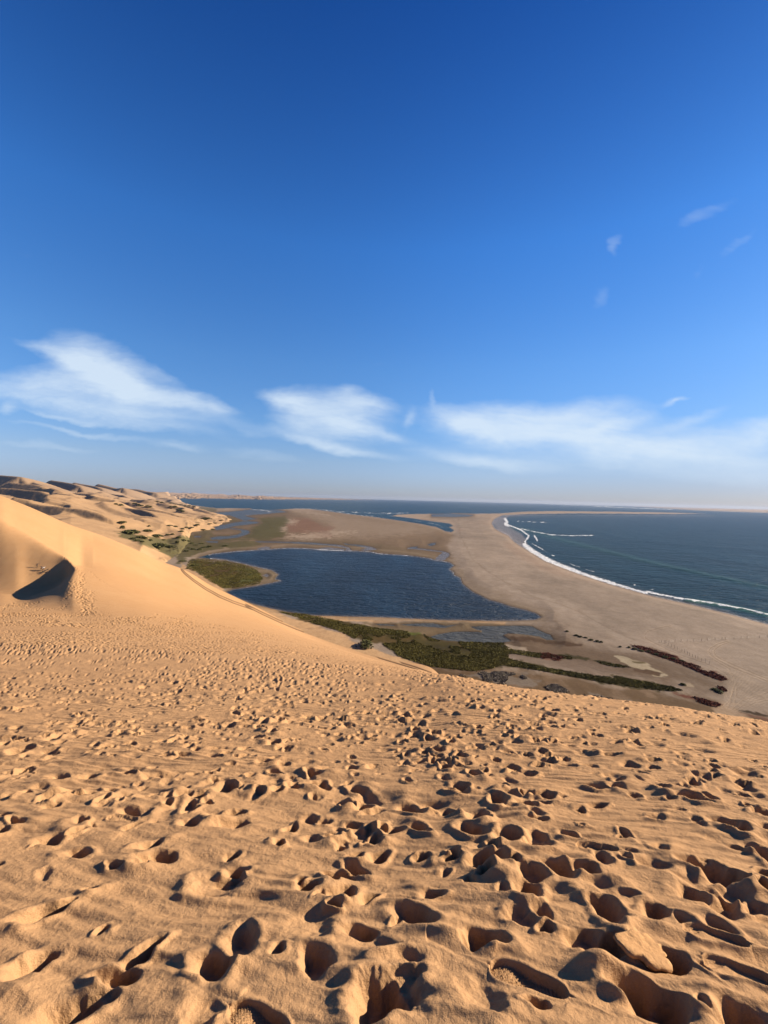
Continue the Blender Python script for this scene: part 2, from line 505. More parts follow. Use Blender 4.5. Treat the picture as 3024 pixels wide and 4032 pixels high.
# single trails up the smooth face and beside the slip face
TR = [('A', [(430, 655), (470, 695), (520, 735), (525, 790), (505, 850), (515, 910), (520, 960)], 1.6), ('A', [(500, 720), (545, 770), (520, 830), (540, 890), (545, 960), (575, 1015)], 1.2),
      ('A', [(575, 870), (600, 900), (590, 950), (598, 1000)], 1.2), ('A', [(590, 745), (620, 775), (680, 822), (730, 848), (810, 885), (868, 907)], .5),
      ('A', [(770, 1085), (830, 1080), (905, 1065), (1000, 1045), (1050, 1022)], 1.2), ('A', [(1090, 1095), (1160, 1085), (1190, 1050), (1225, 1030), (1160, 1018)], .8), ('A', [(0, 1000), (60, 965), (90, 950)], 1.2),
      ('A', [(470, 800), (455, 880), (430, 930)], 1.5), ('A', [(200, 1065), (330, 1070), (420, 1100), (600, 1110)], 3.0), ('A', [(300, 560), (380, 615), (430, 655)], .5),
      ('L', [(300, 350), (380, 372), (460, 385), (520, 398)], .3), ('L', [(450, 440), (520, 470), (660, 462)], 1.0)]
for c, pts, wd in TR:
    H = [hit_dune(*p) for p in P_(c, pts)]; H = [h for h in H if h]
    for n in range(len(H) - 1):
        p0, p1 = np.array(H[n][:2]), np.array(H[n + 1][:2]); Ln = np.linalg.norm(p1 - p0)
        m = max(1, int(Ln/.75*max(1, wd)))
        for k in range(m):
            p = p0 + (p1 - p0)*(k + rng.random()*.6)/m + rng.normal(0, .16 + .22*wd, 2)*np.array([1, 1.5])
            stamp(p[0], p[1], .36, .26, rng.uniform(0, 3), .2, 1.0, .04, rng.uniform(0, 6.28))

# wind relief: low waves and ripples between the prints
soft = sstep(YY, 60, 20)
al = XX*.93 - YY*.37; ac = XX*.37 + YY*.93
HH += (fbm(al/.42, ac/.085, 3, 511)*.0085*sstep(YY, 14, 6) + fbm(al/1.1, ac/.24, 3, 515)*.014)*soft
HH += HF*.0008
HH += np.sin(YY*52 + XX*11 + 3.2*fbm(XX/.9, YY/.5, 2, 401))*.005*sstep(YY, 10, 5)*sstep(fbm(XX/1.3, YY/1.0, 2, 405), -.35, .25)
HH += (fbm(XX/.50 + YY/3.0, YY/.22 - XX/1.5, 3, 21)*.013 + fbm(XX/.34 + YY/2, YY/.16, 2, 23)*.006 + fbm(XX/1.5, YY/.9, 3, 31)*.026)*soft


# ---- particular prints in the front: a shoe sole with studs, bare feet, a broken crust
def local(px, py, ang, R):
    h = hit_dune(px, py); x, y = h[0], h[1]; w = window(x, y, R)
    c, s = math.cos(ang), math.sin(ang); X0 = XX[w] - x; Y0 = YY[w] - y
    return w, X0*c + Y0*s, Y0*c - X0*s


def foot_outline(p, q, bare):
    """p along the foot (heel -, toe +), metres; half width as a function of p"""
    t = np.clip((p + .135)/.27, 0, 1)
    hw = .034 + .016*np.sin(np.pi*np.clip(t*1.1, 0, 1))**2 + .014*sstep(t, .45, .8) - .008*np.exp(-((t - .42)/.13)**2)
    end = np.sqrt(np.clip(1 - np.clip((np.abs(p) - .085)/.052, 0, 1)**2, 0, 1))
    return np.abs(q + .006*np.sin(t*5)) - hw*end - np.where(np.abs(p) > .137, -.2*(np.abs(p) - .137), 0)


def print_foot(px, py, ang, k, depth, bare=True):
    w, p, q = local(px, py, ang, .34*k); p = p/k; q = q/k
    sdv = foot_outline(p, q, bare)
    m = 1 - sstep(sdv, -.006, .006)
    fl_ = np.exp(-(np.maximum(sdv, 0)/.05)**2)
    prof = -depth*(1.0 - .55*sstep(p, -.10, .10) + .12*np.cos(p*40))
    if bare:
        for n in range(5):
            tp, tq = .128 - .012*n*(n > 0) - .004*n, .030 - .0165*n
            r = np.sqrt(((p - tp)/.017)**2 + ((q - tq)/(.010 if n else .014))**2)
            m = np.maximum(m, 1 - sstep(r, .8, 1.1))
            prof = np.where(r < 1.1, -depth*.55, prof)
        ball = np.exp(-(((p - .075)/.03)**2 + (q/.04)**2)); prof = prof - .008*ball
    else:
        tread = (np.sin(p*2*np.pi/.016)*np.sin(q*2*np.pi/.016 + .6) > .25)*.006
        bars = (np.sin((p + .3*q)*2*np.pi/.013) > .3)*.005
        prof = prof + np.where(p > -.02, tread, bars)
    base = HH[w]*(1 - .9*fl_)
    rimh = .010*np.exp(-((np.maximum(sdv, 0) - .012)/.014)**2)*(sdv > 0)
    HH[w] = base*(1 - m) + m*prof + rimh*k


def crust(px, py, ang, lx, ly, hgt, seed):
    """a raised, flat-topped slab of damp crust beside a deep hole"""
    w, p, q = local(px, py, ang, 1.6*max(lx, ly))
    wob = .10*fbm(p/.06 + seed, q/.06, 3, seed)
    r = np.maximum(np.abs(p)/lx, np.abs(q)/ly) + wob
    m = 1 - sstep(r, .86, 1.0)
    top = hgt*(.75 + .55*p/lx) + .004*np.sin(q*220 + 4*wob) + .006*fbm(p/.03, q/.05, 3, seed + 3)
    HH[w] = HH[w]*(1 - m) + top*m


deep = lambda px, py, a, b, ang, D, sd_: (lambda h: stamp(h[0], h[1], a, b, ang, D, 1.0, .02, sd_))(hit_dune(px, py))
deep(1310, 2052, .12, .085, .2, .10, 1.0); deep(1435, 2070, .11, .08, .1, .11, 2.0)
deep(1400, 2150, .15, .10, -.2, .12, 3.0); deep(1600, 2195, .11, .09, .3, .11, 1.7)
deep(1040, 2032, .11, .085, -.4, .11, .5); deep(815, 2165, .13, .10, 0, .12, 4.0)
deep(895, 1985, .12, .075, -.5, .085, 2.0); deep(735, 1932, .11, .075, .2, .085, 5.0); deep(1520, 1872, .14, .09, -.3, .10, 2.6)
deep(335, 1852, .13, .08, .1, .08, 1.2); deep(95, 1965, .14, .06, .9, .08, 3.3); deep(300, 2065, .10, .05, .9, .07, .3); deep(500, 1780, .14, .08, .4, .07, 2.2)
deep(60, 2080, .10, .08, 1.2, .09, 1.0); deep(130, 2190, .14, .09, .2, .09, 5.5)
print_foot(1140, 2120, 2.62, 1.15, .045, bare=False)
print_foot(1545, 2022, 2.80, 1.0, .030)
print_foot(1290, 1832, 2.85, .95, .032); print_foot(1600, 2100, 2.7, 1.0, .03)
print_foot(265, 1770, 2.9, .95, .02, bare=False)
print_foot(560, 2205, 2.7, 1.0, .045, bare=False)

# tyre tracks where a car drove along the foot of the dune
TRK = [P_('A', [(1262, 668), (1235, 698), (1180, 716), (1184, 738), (1205, 762), (1262, 808), (1340, 862), (1430, 912), (1520, 950), (1659, 998)])
       + P_('D', [(100, 128), (200, 178), (300, 224), (400, 266), (500, 303), (600, 340), (700, 374), (800, 408), (900, 440), (1000, 470), (1100, 500), (1200, 535)])]


def img_of(x, y, z):
    v = np.stack([x, y, z - CAMZ], -1) @ RN
    return 829.5 + FPX*v[..., 0]/-v[..., 2], 1106 - FPX*v[..., 1]/-v[..., 2]


fi = np.searchsorted(YR, 150)
PX, PY = img_of(XX, YY, ZZ)
slipm = sstep(PX, 165, 130)*sstep(YY, 150, 158)*sstep(YY, 192, 184)
HH += slipm*(fbm(XX/1.6 + YY/14, YY/16, 3, 301)*.022 + fbm(XX/.7, YY/9, 2, 305)*.012)
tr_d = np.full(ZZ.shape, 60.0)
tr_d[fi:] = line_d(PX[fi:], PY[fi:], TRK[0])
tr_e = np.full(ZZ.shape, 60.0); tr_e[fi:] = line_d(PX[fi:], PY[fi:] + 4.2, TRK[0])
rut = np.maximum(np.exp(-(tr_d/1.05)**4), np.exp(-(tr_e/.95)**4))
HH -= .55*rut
ZF = ZZ + HH
print('dune verts', ZF.size, 'prints', len(lay))
me = grid_mesh('dune', np.stack([XX, YY, ZF], -1))
# slightly darker sand towards the trampled front; paler sand on the face; shade of the ruts painted dark
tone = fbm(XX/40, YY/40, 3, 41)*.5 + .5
dark = np.clip(rut, 0, 1)  # rut shade carried as a dark colour mask
frontm = sstep(PY, 1290, 1420)*.5
dc = np.stack([dark, frontm, np.clip(tone, 0, 1)], -1)
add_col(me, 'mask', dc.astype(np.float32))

mat_dune, t, b = new_mat('dune_sand')
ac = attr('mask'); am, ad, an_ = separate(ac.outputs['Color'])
oc = obj_coord()
n1 = noise_node(oc, .35, 4); n2 = noise_node(oc, 6.0, 5, .6); n3 = noise_node(oc, 260.0, 2, .7); n4 = noise_node(oc, .02, 3)
c0 = mix_col(smooth01(n1*.5 + n4*.5, .35, .65), (0.315, 0.177, 0.079), (0.336, 0.197, 0.092))
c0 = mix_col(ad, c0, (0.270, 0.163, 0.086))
c0 = mix_col(smooth01(n2, .35, .7)*.25, c0, (0.212, 0.124, 0.064))
c0 = mix_col(smooth01(n3, .52, .75)*.30, c0, (0.142, 0.081, 0.047))
c0 = mix_col(smooth01(n3, .48, .25)*.22, c0, (0.376, 0.281, 0.192))
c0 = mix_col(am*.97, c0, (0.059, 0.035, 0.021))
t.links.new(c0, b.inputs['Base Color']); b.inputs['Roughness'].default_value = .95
b.inputs['Specular IOR Level'].default_value = .05
ox, oy, oz = separate(oc)
wv = noise_node(combine(ox*.5, oy*.5), 1.0, 2)
rip = X.op('SINE', (oy*58.0 + ox*9.0 + wv*30.0 + noise_node(combine(ox*1.6, oy*5.0), 2.0, 3)*5.0))
ripw = smooth01(noise_node(oc, .55, 3), .38, .6)
hgt = rip*ripw*0.75 + noise_node(oc, 30.0, 5, .65)*1.2 + noise_node(oc, 9.0, 4, .6)*2.2 + n3*.35
t.links.new(bump(hgt, .75, .012), b.inputs['Normal'])
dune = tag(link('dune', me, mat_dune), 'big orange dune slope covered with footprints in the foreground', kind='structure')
del PX, PY, tr_d, tr_e

# ------------------------------------------------------------------ flats: outlines on the shore plane
H0 = CAMZ


def at(px, py, z=0.0):
    u, T = ray(px, py); d = (CAMZ - z)/T
    return u*d, d


lagoon = P_('B', [(125, 445), (200, 425), (330, 408), (450, 400), (560, 393), (650, 387), (740, 386), (830, 395), (1000, 402), (1100, 405), (1200, 418), (1300, 425), (1420, 438), (1530, 460), (1575, 465), (1610, 470), (1640, 490), (1612, 516), (1635, 545)]) \
    + P_('C', [(95, 430), (112, 458), (145, 470), (155, 500), (200, 535), (250, 560), (285, 580), (330, 590), (380, 608), (470, 630), (515, 645), (543, 665), (515, 679), (400, 683), (200, 680)]) \
    + P_('D', [(1400, 212), (1200, 207), (1000, 203), (700, 193), (500, 180), (350, 162), (250, 147), (150, 122), (60, 92), (0, 60)]) \
    + P_('B', [(288, 650), (320, 635), (450, 615), (520, 603), (610, 585), (577, 575), (600, 545), (550, 520), (470, 500), (380, 480), (280, 462), (180, 452)])
PONDS = [
    P_('B', [(190, 330), (240, 320), (300, 318), (350, 310), (380, 295), (370, 283), (310, 275), (300, 270), (330, 272), (420, 285), (427, 298), (400, 312), (330, 328), (250, 340), (200, 340)]),
    P_('B', [(215, 270), (240, 255), (330, 240), (400, 230), (460, 232), (485, 240), (440, 247), (340, 257), (280, 275), (230, 282)]),
    P_('B', [(200, 180), (300, 175), (430, 160), (600, 165), (645, 175), (560, 183), (480, 190), (400, 195), (420, 205), (470, 215), (400, 228), (360, 215), (310, 195), (240, 190)]),
    P_('B', [(465, 392), (520, 378), (545, 382), (540, 393), (480, 397)]), P_('B', [(460, 348), (600, 351), (800, 360), (950, 371), (1010, 384), (1025, 402), (990, 402), (1000, 390), (940, 378), (800, 367), (600, 357), (480, 354)]),
    P_('B', [(980, 362), (1080, 370), (1150, 385), (1185, 397), (1120, 404), (1080, 398), (1120, 390), (1060, 377), (990, 368)]),
    P_('B', [(830, 392), (900, 385), (985, 395), (980, 403), (900, 400)]),
    P_('K', [(440, 238), (500, 218), (600, 216), (590, 238), (680, 245), (800, 262), (940, 275), (1040, 292), (1110, 320), (1090, 380), (1040, 420), (990, 440), (920, 438), (880, 425), (930, 370), (1000, 320), (1010, 300), (900, 290), (700, 265), (560, 258), (450, 255)]),
    P_('K', [(760, 185), (820, 165), (900, 155), (890, 175), (830, 198), (790, 200)]), P_('B', [(510, 553), (530, 543), (546, 553), (533, 563)]),
    P_('D', [(1180, 316), (1240, 295), (1330, 280), (1400, 277), (1480, 281), (1560, 300), (1610, 330), (1590, 343), (1450, 341), (1300, 331)]),
    P_('E', [(0, 103), (60, 97), (120, 96), (250, 97), (285, 100), (330, 125), (395, 150), (420, 178), (380, 178), (330, 160), (250, 150), (150, 140), (120, 150), (150, 168), (170, 185), (120, 192), (60, 190), (0, 188)]),
    P_('D', [(1020, 241), (1120, 232), (1220, 229), (1290, 243), (1370, 236), (1290, 256), (1150, 249), (1080, 247)]), P_('D', [(860, 238), (980, 243), (990, 249), (900, 248)]),
    P_('D', [(1440, 252), (1540, 248), (1659, 255), (1659, 280), (1560, 285), (1480, 270)]),
    P_('C', [(0, 158), (100, 155), (205, 161), (180, 168), (100, 170), (0, 168)]), P_('B', [(100, 318), (140, 320), (130, 326), (100, 325)]), P_('B', [(165, 350), (235, 350), (230, 357), (175, 357)]),
]
sea = P_('A', [(1105, 266), (1150, 285), (1200, 297), (1250, 312), (1300, 318), (1350, 325), (1420, 332), (1659, 334)]) \
    + P_('B', [(430, 152), (445, 158), (560, 162), (700, 154), (780, 155), (900, 170), (1000, 185), (1100, 196), (1180, 206), (1250, 215), (1350, 230), (1450, 246), (1540, 264), (1590, 288), (1625, 294), (1638, 282), (1605, 265), (1632, 258), (1615, 245), (1500, 230), (1380, 212), (1270, 199), (1300, 190), (1400, 186), (1659, 184)]) \
    + P_('C', [(60, 150), (200, 153), (330, 152), (450, 143), (600, 140), (900, 143), (1200, 148), (1385, 153), (1200, 156), (1000, 155), (700, 153), (450, 157), (350, 162), (310, 180), (297, 200), (310, 225), (345, 245), (380, 262), (405, 290), (450, 320), (560, 388), (700, 442), (900, 507), (1100, 562), (1300, 607), (1500, 657), (1659, 700)]) \
    + [(1900, 1420), (2600, 1560), (2600, 1120)] \
    + P_('C', [(1659, 150), (1500, 145), (1300, 138), (1000, 118), (700, 105), (400, 98), (0, 89)]) \
    + P_('B', [(1400, 103), (980, 98), (700, 98), (500, 97), (310, 95), (130, 93), (0, 92)]) + P_('A', [(1300, 267)])

GU = np.linspace(-1.55, 1.55, 1350)
GT = np.concatenate([np.linspace(1.2, .60, 60, endpoint=False), np.linspace(.60, .010, 620, endpoint=False), np.exp(np.linspace(np.log(.010), np.log(.0025), 40))])
TU, TT = np.meshgrid(GU, GT)
GY = H0/TT; GX = TU*GY
QX, QY = img_of(GX, GY, np.zeros_like(GX))
jx = fbm(GX/60, GY/60, 4, 51); jy = fbm(GX/60, GY/60, 4, 57)
jfar = np.clip((QY - 1080)/120, .12, 1)
sx = QX + jx*3.0*jfar; sy = QY + jy*1.6*jfar
sdl = poly_sd(sx, sy, lagoon)
sdw = sdl.copy()
for p in PONDS: sdw = np.maximum(sdw, poly_sd(sx, sy, p))
sds = poly_sd(QX + jx*.8*jfar, QY + jy*.5*jfar, sea)
water = np.maximum(sdw, sds)
rise = np.clip(-water, 0, 40)
zg = np.where(water > 0, -np.minimum(.10 + water*.09, 1.6), .03 + .045*rise + .012*np.maximum(rise - 6, 0))
zg = np.minimum(zg, 1.5) + np.where(water < -3, fbm(GX/25, GY/25, 3, 61)*.12, 0)
# beach: a berm above the sea
zg += np.where(water < 0, 1.0*sstep(-sds, 2, 14)*np.exp(-np.clip(-sds, 0, 60)/30), 0)


N_F = fbm(GX/3.2, GY/5.0, 3, 73)
WA_ = (fbm(GX/14, GY/22, 3, 75)*6 + fbm(GX/4, GY/7, 2, 76)*2.5)*np.clip((QY - 1080)/200, .1, 1)
WB_ = (fbm(GX/14, GY/22, 3, 77)*2.4 + fbm(GX/4, GY/7, 2, 78)*1.2)*np.clip((QY - 1080)/200, .1, 1)


def msk(poly, soft=3.0, nz=4.0, sc=18.0, seed=71):
    soft *= 1.5
    s = poly_sd(QX + WA_, QY + WB_, poly) + nz*1.1*(fbm(GX/sc, GY/sc, 4, seed) + .5*N_F)*np.clip((QY - 1075)/100, .2, 1)
    return sstep(s, -soft/2, soft/2)


def mixc(c, m, rgb):
    c *= (1 - m[..., None]); c += m[..., None]*np.array(rgb)


C = np.empty(GX.shape + (3,))
C[:] = (.335, .265, .205)
n_a = fbm(GX/35, GY/60, 4, 81); n_b = fbm(GX/9, GY/14, 3, 83); n_c = fbm(GX/220, GY/400, 3, 87)
C *= (1 + .09*n_a + .05*n_b + .08*n_c)[..., None]
# beach: paler along the berm, pinkish near the surf, paler drift line down its middle
mixc(C, np.exp(-((sds + 4)/3.5)**2)*.6*(water < 0), (.46, .35, .26))
mixc(C, np.exp(-((sds + 15)/9)**2)*.35*sstep(n_c, -.2, .6), (.37, .245, .175))
drift = P_('C', [(130, 180), (140, 260), (200, 380), (280, 450), (400, 520), (520, 580), (640, 610), (760, 665), (900, 740), (1000, 790)])
dd = line_d(QX + n_b*2, QY + n_a*2, drift)
mixc(C, np.exp(-((dd - 5)/6.0)**2)*.35*sstep(n_b, -.5, .6), (.42, .35, .28))
mixc(C, np.exp(-(dd/.9)**2)*.45, (.20, .145, .10))
# brown inner side of the beach by the lagoon
inner = P_('C', [(60, 300), (110, 380), (160, 450), (230, 500), (330, 545), (420, 580), (520, 610), (600, 640), (630, 660), (560, 700), (500, 690), (380, 610), (200, 540), (60, 440)])
mixc(C, msk(inner, 8, 4)*.6, (.27, .205, .145))
# sand flat north of the lagoon
flat = P_('B', [(440, 180), (640, 165), (900, 172), (1180, 212), (1400, 240), (1560, 280), (1640, 310), (1600, 380), (1620, 460), (1540, 455), (1200, 415), (1000, 400), (560, 390), (100, 440), (0, 400), (0, 300), (200, 200)])
mixc(C, msk(flat, 8, 3), (.22, .155, .10))
mixc(C, msk(P_('B', [(700, 175), (900, 185), (1150, 225), (1400, 250), (1520, 290), (1300, 320), (1000, 330), (780, 330), (800, 280), (900, 250)]), 16, 8)*.75, (.34, .26, .19))
mixc(C, msk(P_('B', [(980, 245), (1200, 240), (1350, 265), (1300, 300), (1050, 300)]), 14, 8, 60)*.4*sstep(n_a, -.3, .5), (.23, .17, .12))
mixc(C, msk(P_('B', [(640, 260), (680, 215), (770, 215), (850, 255), (930, 270), (900, 300), (760, 305), (660, 300)]), 6, 6)*.8, (.24, .135, .09))
mixc(C, msk(P_('B', [(800, 300), (920, 308), (920, 325), (820, 325)]), 4, 4)*.8, (.22, .12, .08))
for q in ([(610, 330), (700, 308), (900, 300), (1060, 293), (900, 325), (720, 340)], [(600, 265), (645, 265), (640, 300), (600, 290)], [(640, 215), (720, 230), (690, 250), (630, 240)], [(690, 170), (800, 176), (900, 195), (780, 185)]):
    mixc(C, msk(P_('B', q), 4, 7, 12)*.7, (.46, .36, .27))
mixc(C, msk(P_('B', [(860, 345), (1100, 350), (1400, 400), (1560, 440), (1540, 458), (1200, 418), (900, 390), (700, 378)]), 6, 3)*.6, (.18, .135, .08))
GREEN = (.060, .050, .014); OLIVE = (.085, .075, .028); DRY = (.15, .12, .06)
mixc(C, msk(P_('B', [(330, 335), (430, 305), (440, 270), (500, 240), (480, 210), (640, 200), (660, 235), (610, 280), (640, 300), (620, 335), (500, 345)]), 6, 6)*.85, (.10, .093, .035))
mixc(C, msk(P_('B', [(0, 400), (0, 300), (60, 305), (190, 342), (470, 350), (490, 370), (430, 385), (280, 397), (130, 432), (60, 450), (0, 490)]), 5, 4)*.9, (.115, .10, .042))
mixc(C, msk(P_('B', [(90, 440), (130, 420), (280, 385), (300, 392), (200, 420), (130, 440)]), 2, 1.5)*.85, (.33, .25, .18))
west = P_('B', [(50, 520), (60, 480), (100, 455), (130, 455), (280, 468), (380, 485), (450, 510), (490, 540), (502, 575), (490, 600), (440, 612), (300, 630), (260, 632), (180, 590), (110, 540)])
mixc(C, msk(P_('B', [(280, 462), (470, 500), (560, 525), (600, 560), (575, 578), (610, 588), (520, 604), (320, 640), (250, 640), (480, 590), (480, 530), (380, 480)]), 3, 2)*.9, (.20, .15, .09))
mixc(C, msk(west, 4, 3), GREEN)
mixc(C, msk(P_('B', [(360, 500), (440, 515), (495, 555), (490, 595), (440, 608), (370, 600), (400, 560), (350, 520)]), 6, 6)*.7, (.115, .125, .038))
mixc(C, msk(west, 4, 3)*sstep(n_a, .1, .6)*.6, (.12, .07, .03))
# far olive margin below the far dunes
mixc(C, msk(P_('G', [(560, 80), (800, 110), (1100, 150), (1350, 170), (1330, 215), (1200, 225), (1000, 200), (700, 130)]), 4, 3)*.8, (.14, .125, .07))
mixc(C, msk(P_('G', [(1230, 220), (1500, 290), (1659, 330), (1659, 420), (1500, 360), (1300, 400), (1300, 470), (1500, 470), (1659, 520), (1659, 560), (1400, 600), (1100, 600), (1000, 540), (1150, 460)]), 5, 4)*.8, (.14, .115, .055))
mixc(C, msk(P_('G', [(1240, 480), (1500, 475), (1600, 500), (1450, 520), (1300, 520)]), 3, 3)*.8, (.26, .175, .115))
# orange sand apron beyond the tracks, thinning into the marsh
apron = P_('A', [(1180, 700), (1260, 745), (1400, 820), (1480, 880), (1560, 925), (1659, 960)]) + P_('D', [(150, 115), (350, 160), (700, 192), (1200, 207), (1659, 216), (1659, 250), (1400, 240), (1000, 220), (800, 225), (600, 215), (430, 175), (290, 165), (330, 195), (480, 240), (640, 300), (760, 365), (900, 400), (960, 440), (1150, 500), (1400, 585), (1400, 720), (900, 560), (500, 400), (0, 200), (-300, 0)])
mixc(C, msk(apron, 4, 2), (.62, .40, .215))
mixc(C, msk(P_('D', [(290, 195), (480, 235), (640, 290), (780, 360), (760, 375), (600, 310), (420, 240)]), 5, 7, 7)*.5*sstep(n_b, -.1, .6), (.30, .2, .12))
# mud south of the lagoon
mixc(C, msk(P_('D', [(800, 235), (1000, 225), (1300, 225), (1659, 240), (1659, 370), (1300, 345), (1000, 290)]), 4, 2), (.19, .14, .085))
mixc(C, msk(P_('D', [(700, 193), (1200, 209), (1659, 218), (1659, 228), (1200, 224), (700, 212)]), 2, 1)*.8, (.42, .30, .20))
south = P_('D', [(290, 166), (380, 168), (460, 180), (560, 200), (650, 222), (760, 245), (900, 265), (1050, 285), (1150, 300), (1250, 335), (1450, 345), (1659, 350), (1659, 480), (1560, 520), (1450, 535), (1200, 505), (1010, 445), (985, 415), (900, 365), (760, 345), (650, 290), (520, 250), (400, 200)])
mixc(C, msk(south, 4, 3), (.062, .050, .015))
mixc(C, msk(south, 4, 3)*sstep(n_a + .5*n_b, .15, .7)*.75, (.13, .085, .033))
mixc(C, msk(P_('D', [(880, 268), (1000, 275), (1130, 288), (1150, 298), (1080, 312), (960, 305), (880, 285)]), 4, 3)*.8, (.115, .14, .03))
mixc(C, msk(P_('D', [(980, 410), (1050, 420), (1200, 430), (1270, 460), (1200, 495), (1050, 460)]), 6, 5)*.7, (.15, .15, .07))
mixc(C, msk(P_('D', [(1500, 372), (1560, 365), (1659, 362), (1659, 388), (1540, 388)]), 2, 2)*.8, (.44, .35, .26))
# brown ground between the marsh and the dune
brown = P_('E', [(-400, 340), (0, 330), (200, 340), (500, 400), (800, 450), (1100, 500), (1350, 560), (1500, 610), (1659, 650), (1900, 760), (1900, 900), (1300, 700), (600, 600), (0, 480), (-300, 420)])
mixc(C, msk(brown, 16, 9, 14), (.15, .098, .055))
mixc(C, msk(brown, 10, 6)*sstep(n_b + n_a, .0, .8)*.5, (.30, .21, .14))
mud2 = P_('E', [(120, 150), (330, 95), (450, 130), (640, 210), (900, 260), (1200, 330), (1400, 430), (1400, 540), (1150, 480), (700, 400), (300, 300), (0, 240), (0, 200), (150, 190)])
mixc(C, msk(mud2, 30, 12, 30), (.155, .108, .072))
mixc(C, msk(P_('E', [(130, 150), (250, 155), (420, 190), (560, 215), (500, 225), (300, 195), (170, 185)]), 4, 5)*.85, (0.071, 0.039, 0.021))
mixc(C, msk(P_('E', [(30, 210), (140, 205), (260, 235), (270, 250), (150, 240), (60, 232)]), 3, 3)*.8, (.42, .34, .25))
mixc(C, msk(P_('E', [(200, 255), (500, 290), (820, 350), (700, 390), (400, 350), (160, 290)]), 6, 5)*.6, (.19, .14, .105))
mixc(C, msk(P_('E', [(310, 270), (380, 268), (490, 295), (440, 315), (360, 310)]), 4, 4)*.85, (.20, .105, .07))
DKG = (.050, .040, .015)
mixc(C, msk(P_('E', [(-300, 215), (0, 238), (160, 240), (320, 268), (560, 290), (680, 315), (820, 340), (860, 352), (780, 352), (620, 318), (400, 290), (320, 298), (200, 275), (0, 262), (-300, 240)]), 2, 2.5, 8), DKG)
mixc(C, msk(P_('E', [(0, 275), (120, 290), (330, 345), (560, 385), (780, 415), (1000, 455), (1160, 482), (1100, 495), (900, 470), (700, 440), (400, 385), (200, 350), (0, 325)]), 3, 4, 10), (.066, .052, .02))
mixc(C, msk(P_('E', [(760, 400), (900, 430), (1100, 465), (1160, 488), (1000, 478), (820, 440)]), 3, 4, 8)*.8, (.075, .055, .02))
mixc(C, msk(P_('E', [(1080, 495), (1250, 530), (1390, 572), (1350, 585), (1200, 545)]), 3, 3, 8), (.14, .05, .03))
mixc(C, msk(P_('E', [(780, 290), (820, 288), (960, 330), (1050, 385), (1060, 400), (980, 405), (960, 370), (870, 350), (800, 320)]), 2, 3, 8)*.8, (.46, .39, .27))
mixc(C, msk(P_('E', [(860, 360), (950, 368), (1040, 388), (1010, 398), (940, 392), (880, 372)]), 2, 2, 8), (.10, .06, .035))
mixc(C, msk(P_('E', [(860, 312), (940, 320), (950, 330), (880, 325)]), 2, 2, 8), (.13, .10, .05))
mixc(C, msk(P_('E', [(1140, 440), (1200, 445), (1220, 460), (1160, 450)]), 2, 2, 6)*.7, (.40, .32, .22))
lp = P_('E', [(560, 330), (700, 375), (900, 405), (1020, 412), (1080, 402), (1085, 385), (1050, 365)])
mixc(C, np.exp(-(line_d(QX, QY, lp)/1.2)**2)*.5, (.14, .105, .08))
# grey scrub at the foot of the dune
for q in ([(-150, 400), (0, 378), (110, 378), (240, 395), (340, 430), (330, 470), (150, 460), (0, 430)], [(350, 450), (430, 455), (500, 490), (480, 510), (400, 500)], [(580, 515), (700, 530), (860, 560), (850, 585), (700, 570)], [(860, 570), (1000, 585), (1180, 600), (1150, 625), (950, 600)]):
    mixc(C, msk(P_('E', q), 5, 7, 8)*.75, (.22, .185, .15))
# red strip of succulents
red = P_('H', [(230, 400), (340, 412), (560, 475), (700, 520), (770, 570), (900, 610), (1040, 665), (1180, 730), (1240, 770), (1150, 772), (1050, 735), (950, 690), (750, 600), (500, 512), (350, 462)])
mixc(C, msk(red, 4, 6, 6)*.85, (.135, .042, .026))
mixc(C, msk(red, 4, 6, 6)*sstep(n_b + N_F, .1, .7)*.8, (.16, .12, .08))
mixc(C, msk(P_('H', [(1340, 1085), (1500, 1100), (1659, 1150), (1659, 1170), (1480, 1135)]), 2, 3, 6), (.05, .03, .015))
mixc(C, msk(P_('H', [(1350, 1110), (1659, 1180), (1659, 1240), (1500, 1180)]), 3, 3, 8)*.7, (.17, .07, .045))
mixc(C, msk(P_('H', [(1180, 1040), (1300, 1070), (1440, 1190), (1380, 1210), (1150, 1180), (1060, 1110)]), 10, 9, 7)*.8, (.42, .30, .20))
# tyre tracks on the beach
TL = [([(640, 190), (520, 215), (400, 250), (368, 290), (375, 320), (420, 350), (520, 400), (640, 460), (800, 520), (950, 570), (1100, 630), (1220, 700), (1270, 780), (1290, 900), (1270, 1000), (1230, 1080)], .6),
      ([(1240, 355), (1130, 385), (1060, 425), (1035, 460), (1060, 505), (1130, 555), (1250, 620), (1400, 680), (1659, 782)], 1.0),
      ([(1250, 365), (1160, 400), (1105, 440), (1088, 468), (1110, 510), (1170, 550), (1300, 610), (1659, 755)], .9),
      ([(1180, 1060), (1260, 980), (1300, 860), (1290, 740), (1240, 640), (1100, 560)], .6), ([(1300, 1060), (1330, 900), (1320, 760), (1250, 640)], .5), ([(1280, 1080), (1400, 980), (1659, 900)], .6),
      ([(1300, 1100), (1450, 1000), (1659, 960)], .5), ([(1240, 1060), (1290, 900), (1400, 800)], .4), ([(1330, 1110), (1520, 1010), (1659, 985)], .4), ([(1225, 960), (1260, 840), (1220, 740), (1100, 660)], .4),
      ([(1000, 360), (900, 375), (890, 400), (960, 440)], .25), ([(860, 350), (780, 375), (790, 410), (900, 470)], .25), ([(1150, 400), (1180, 460), (1300, 560), (1500, 660)], .2)]
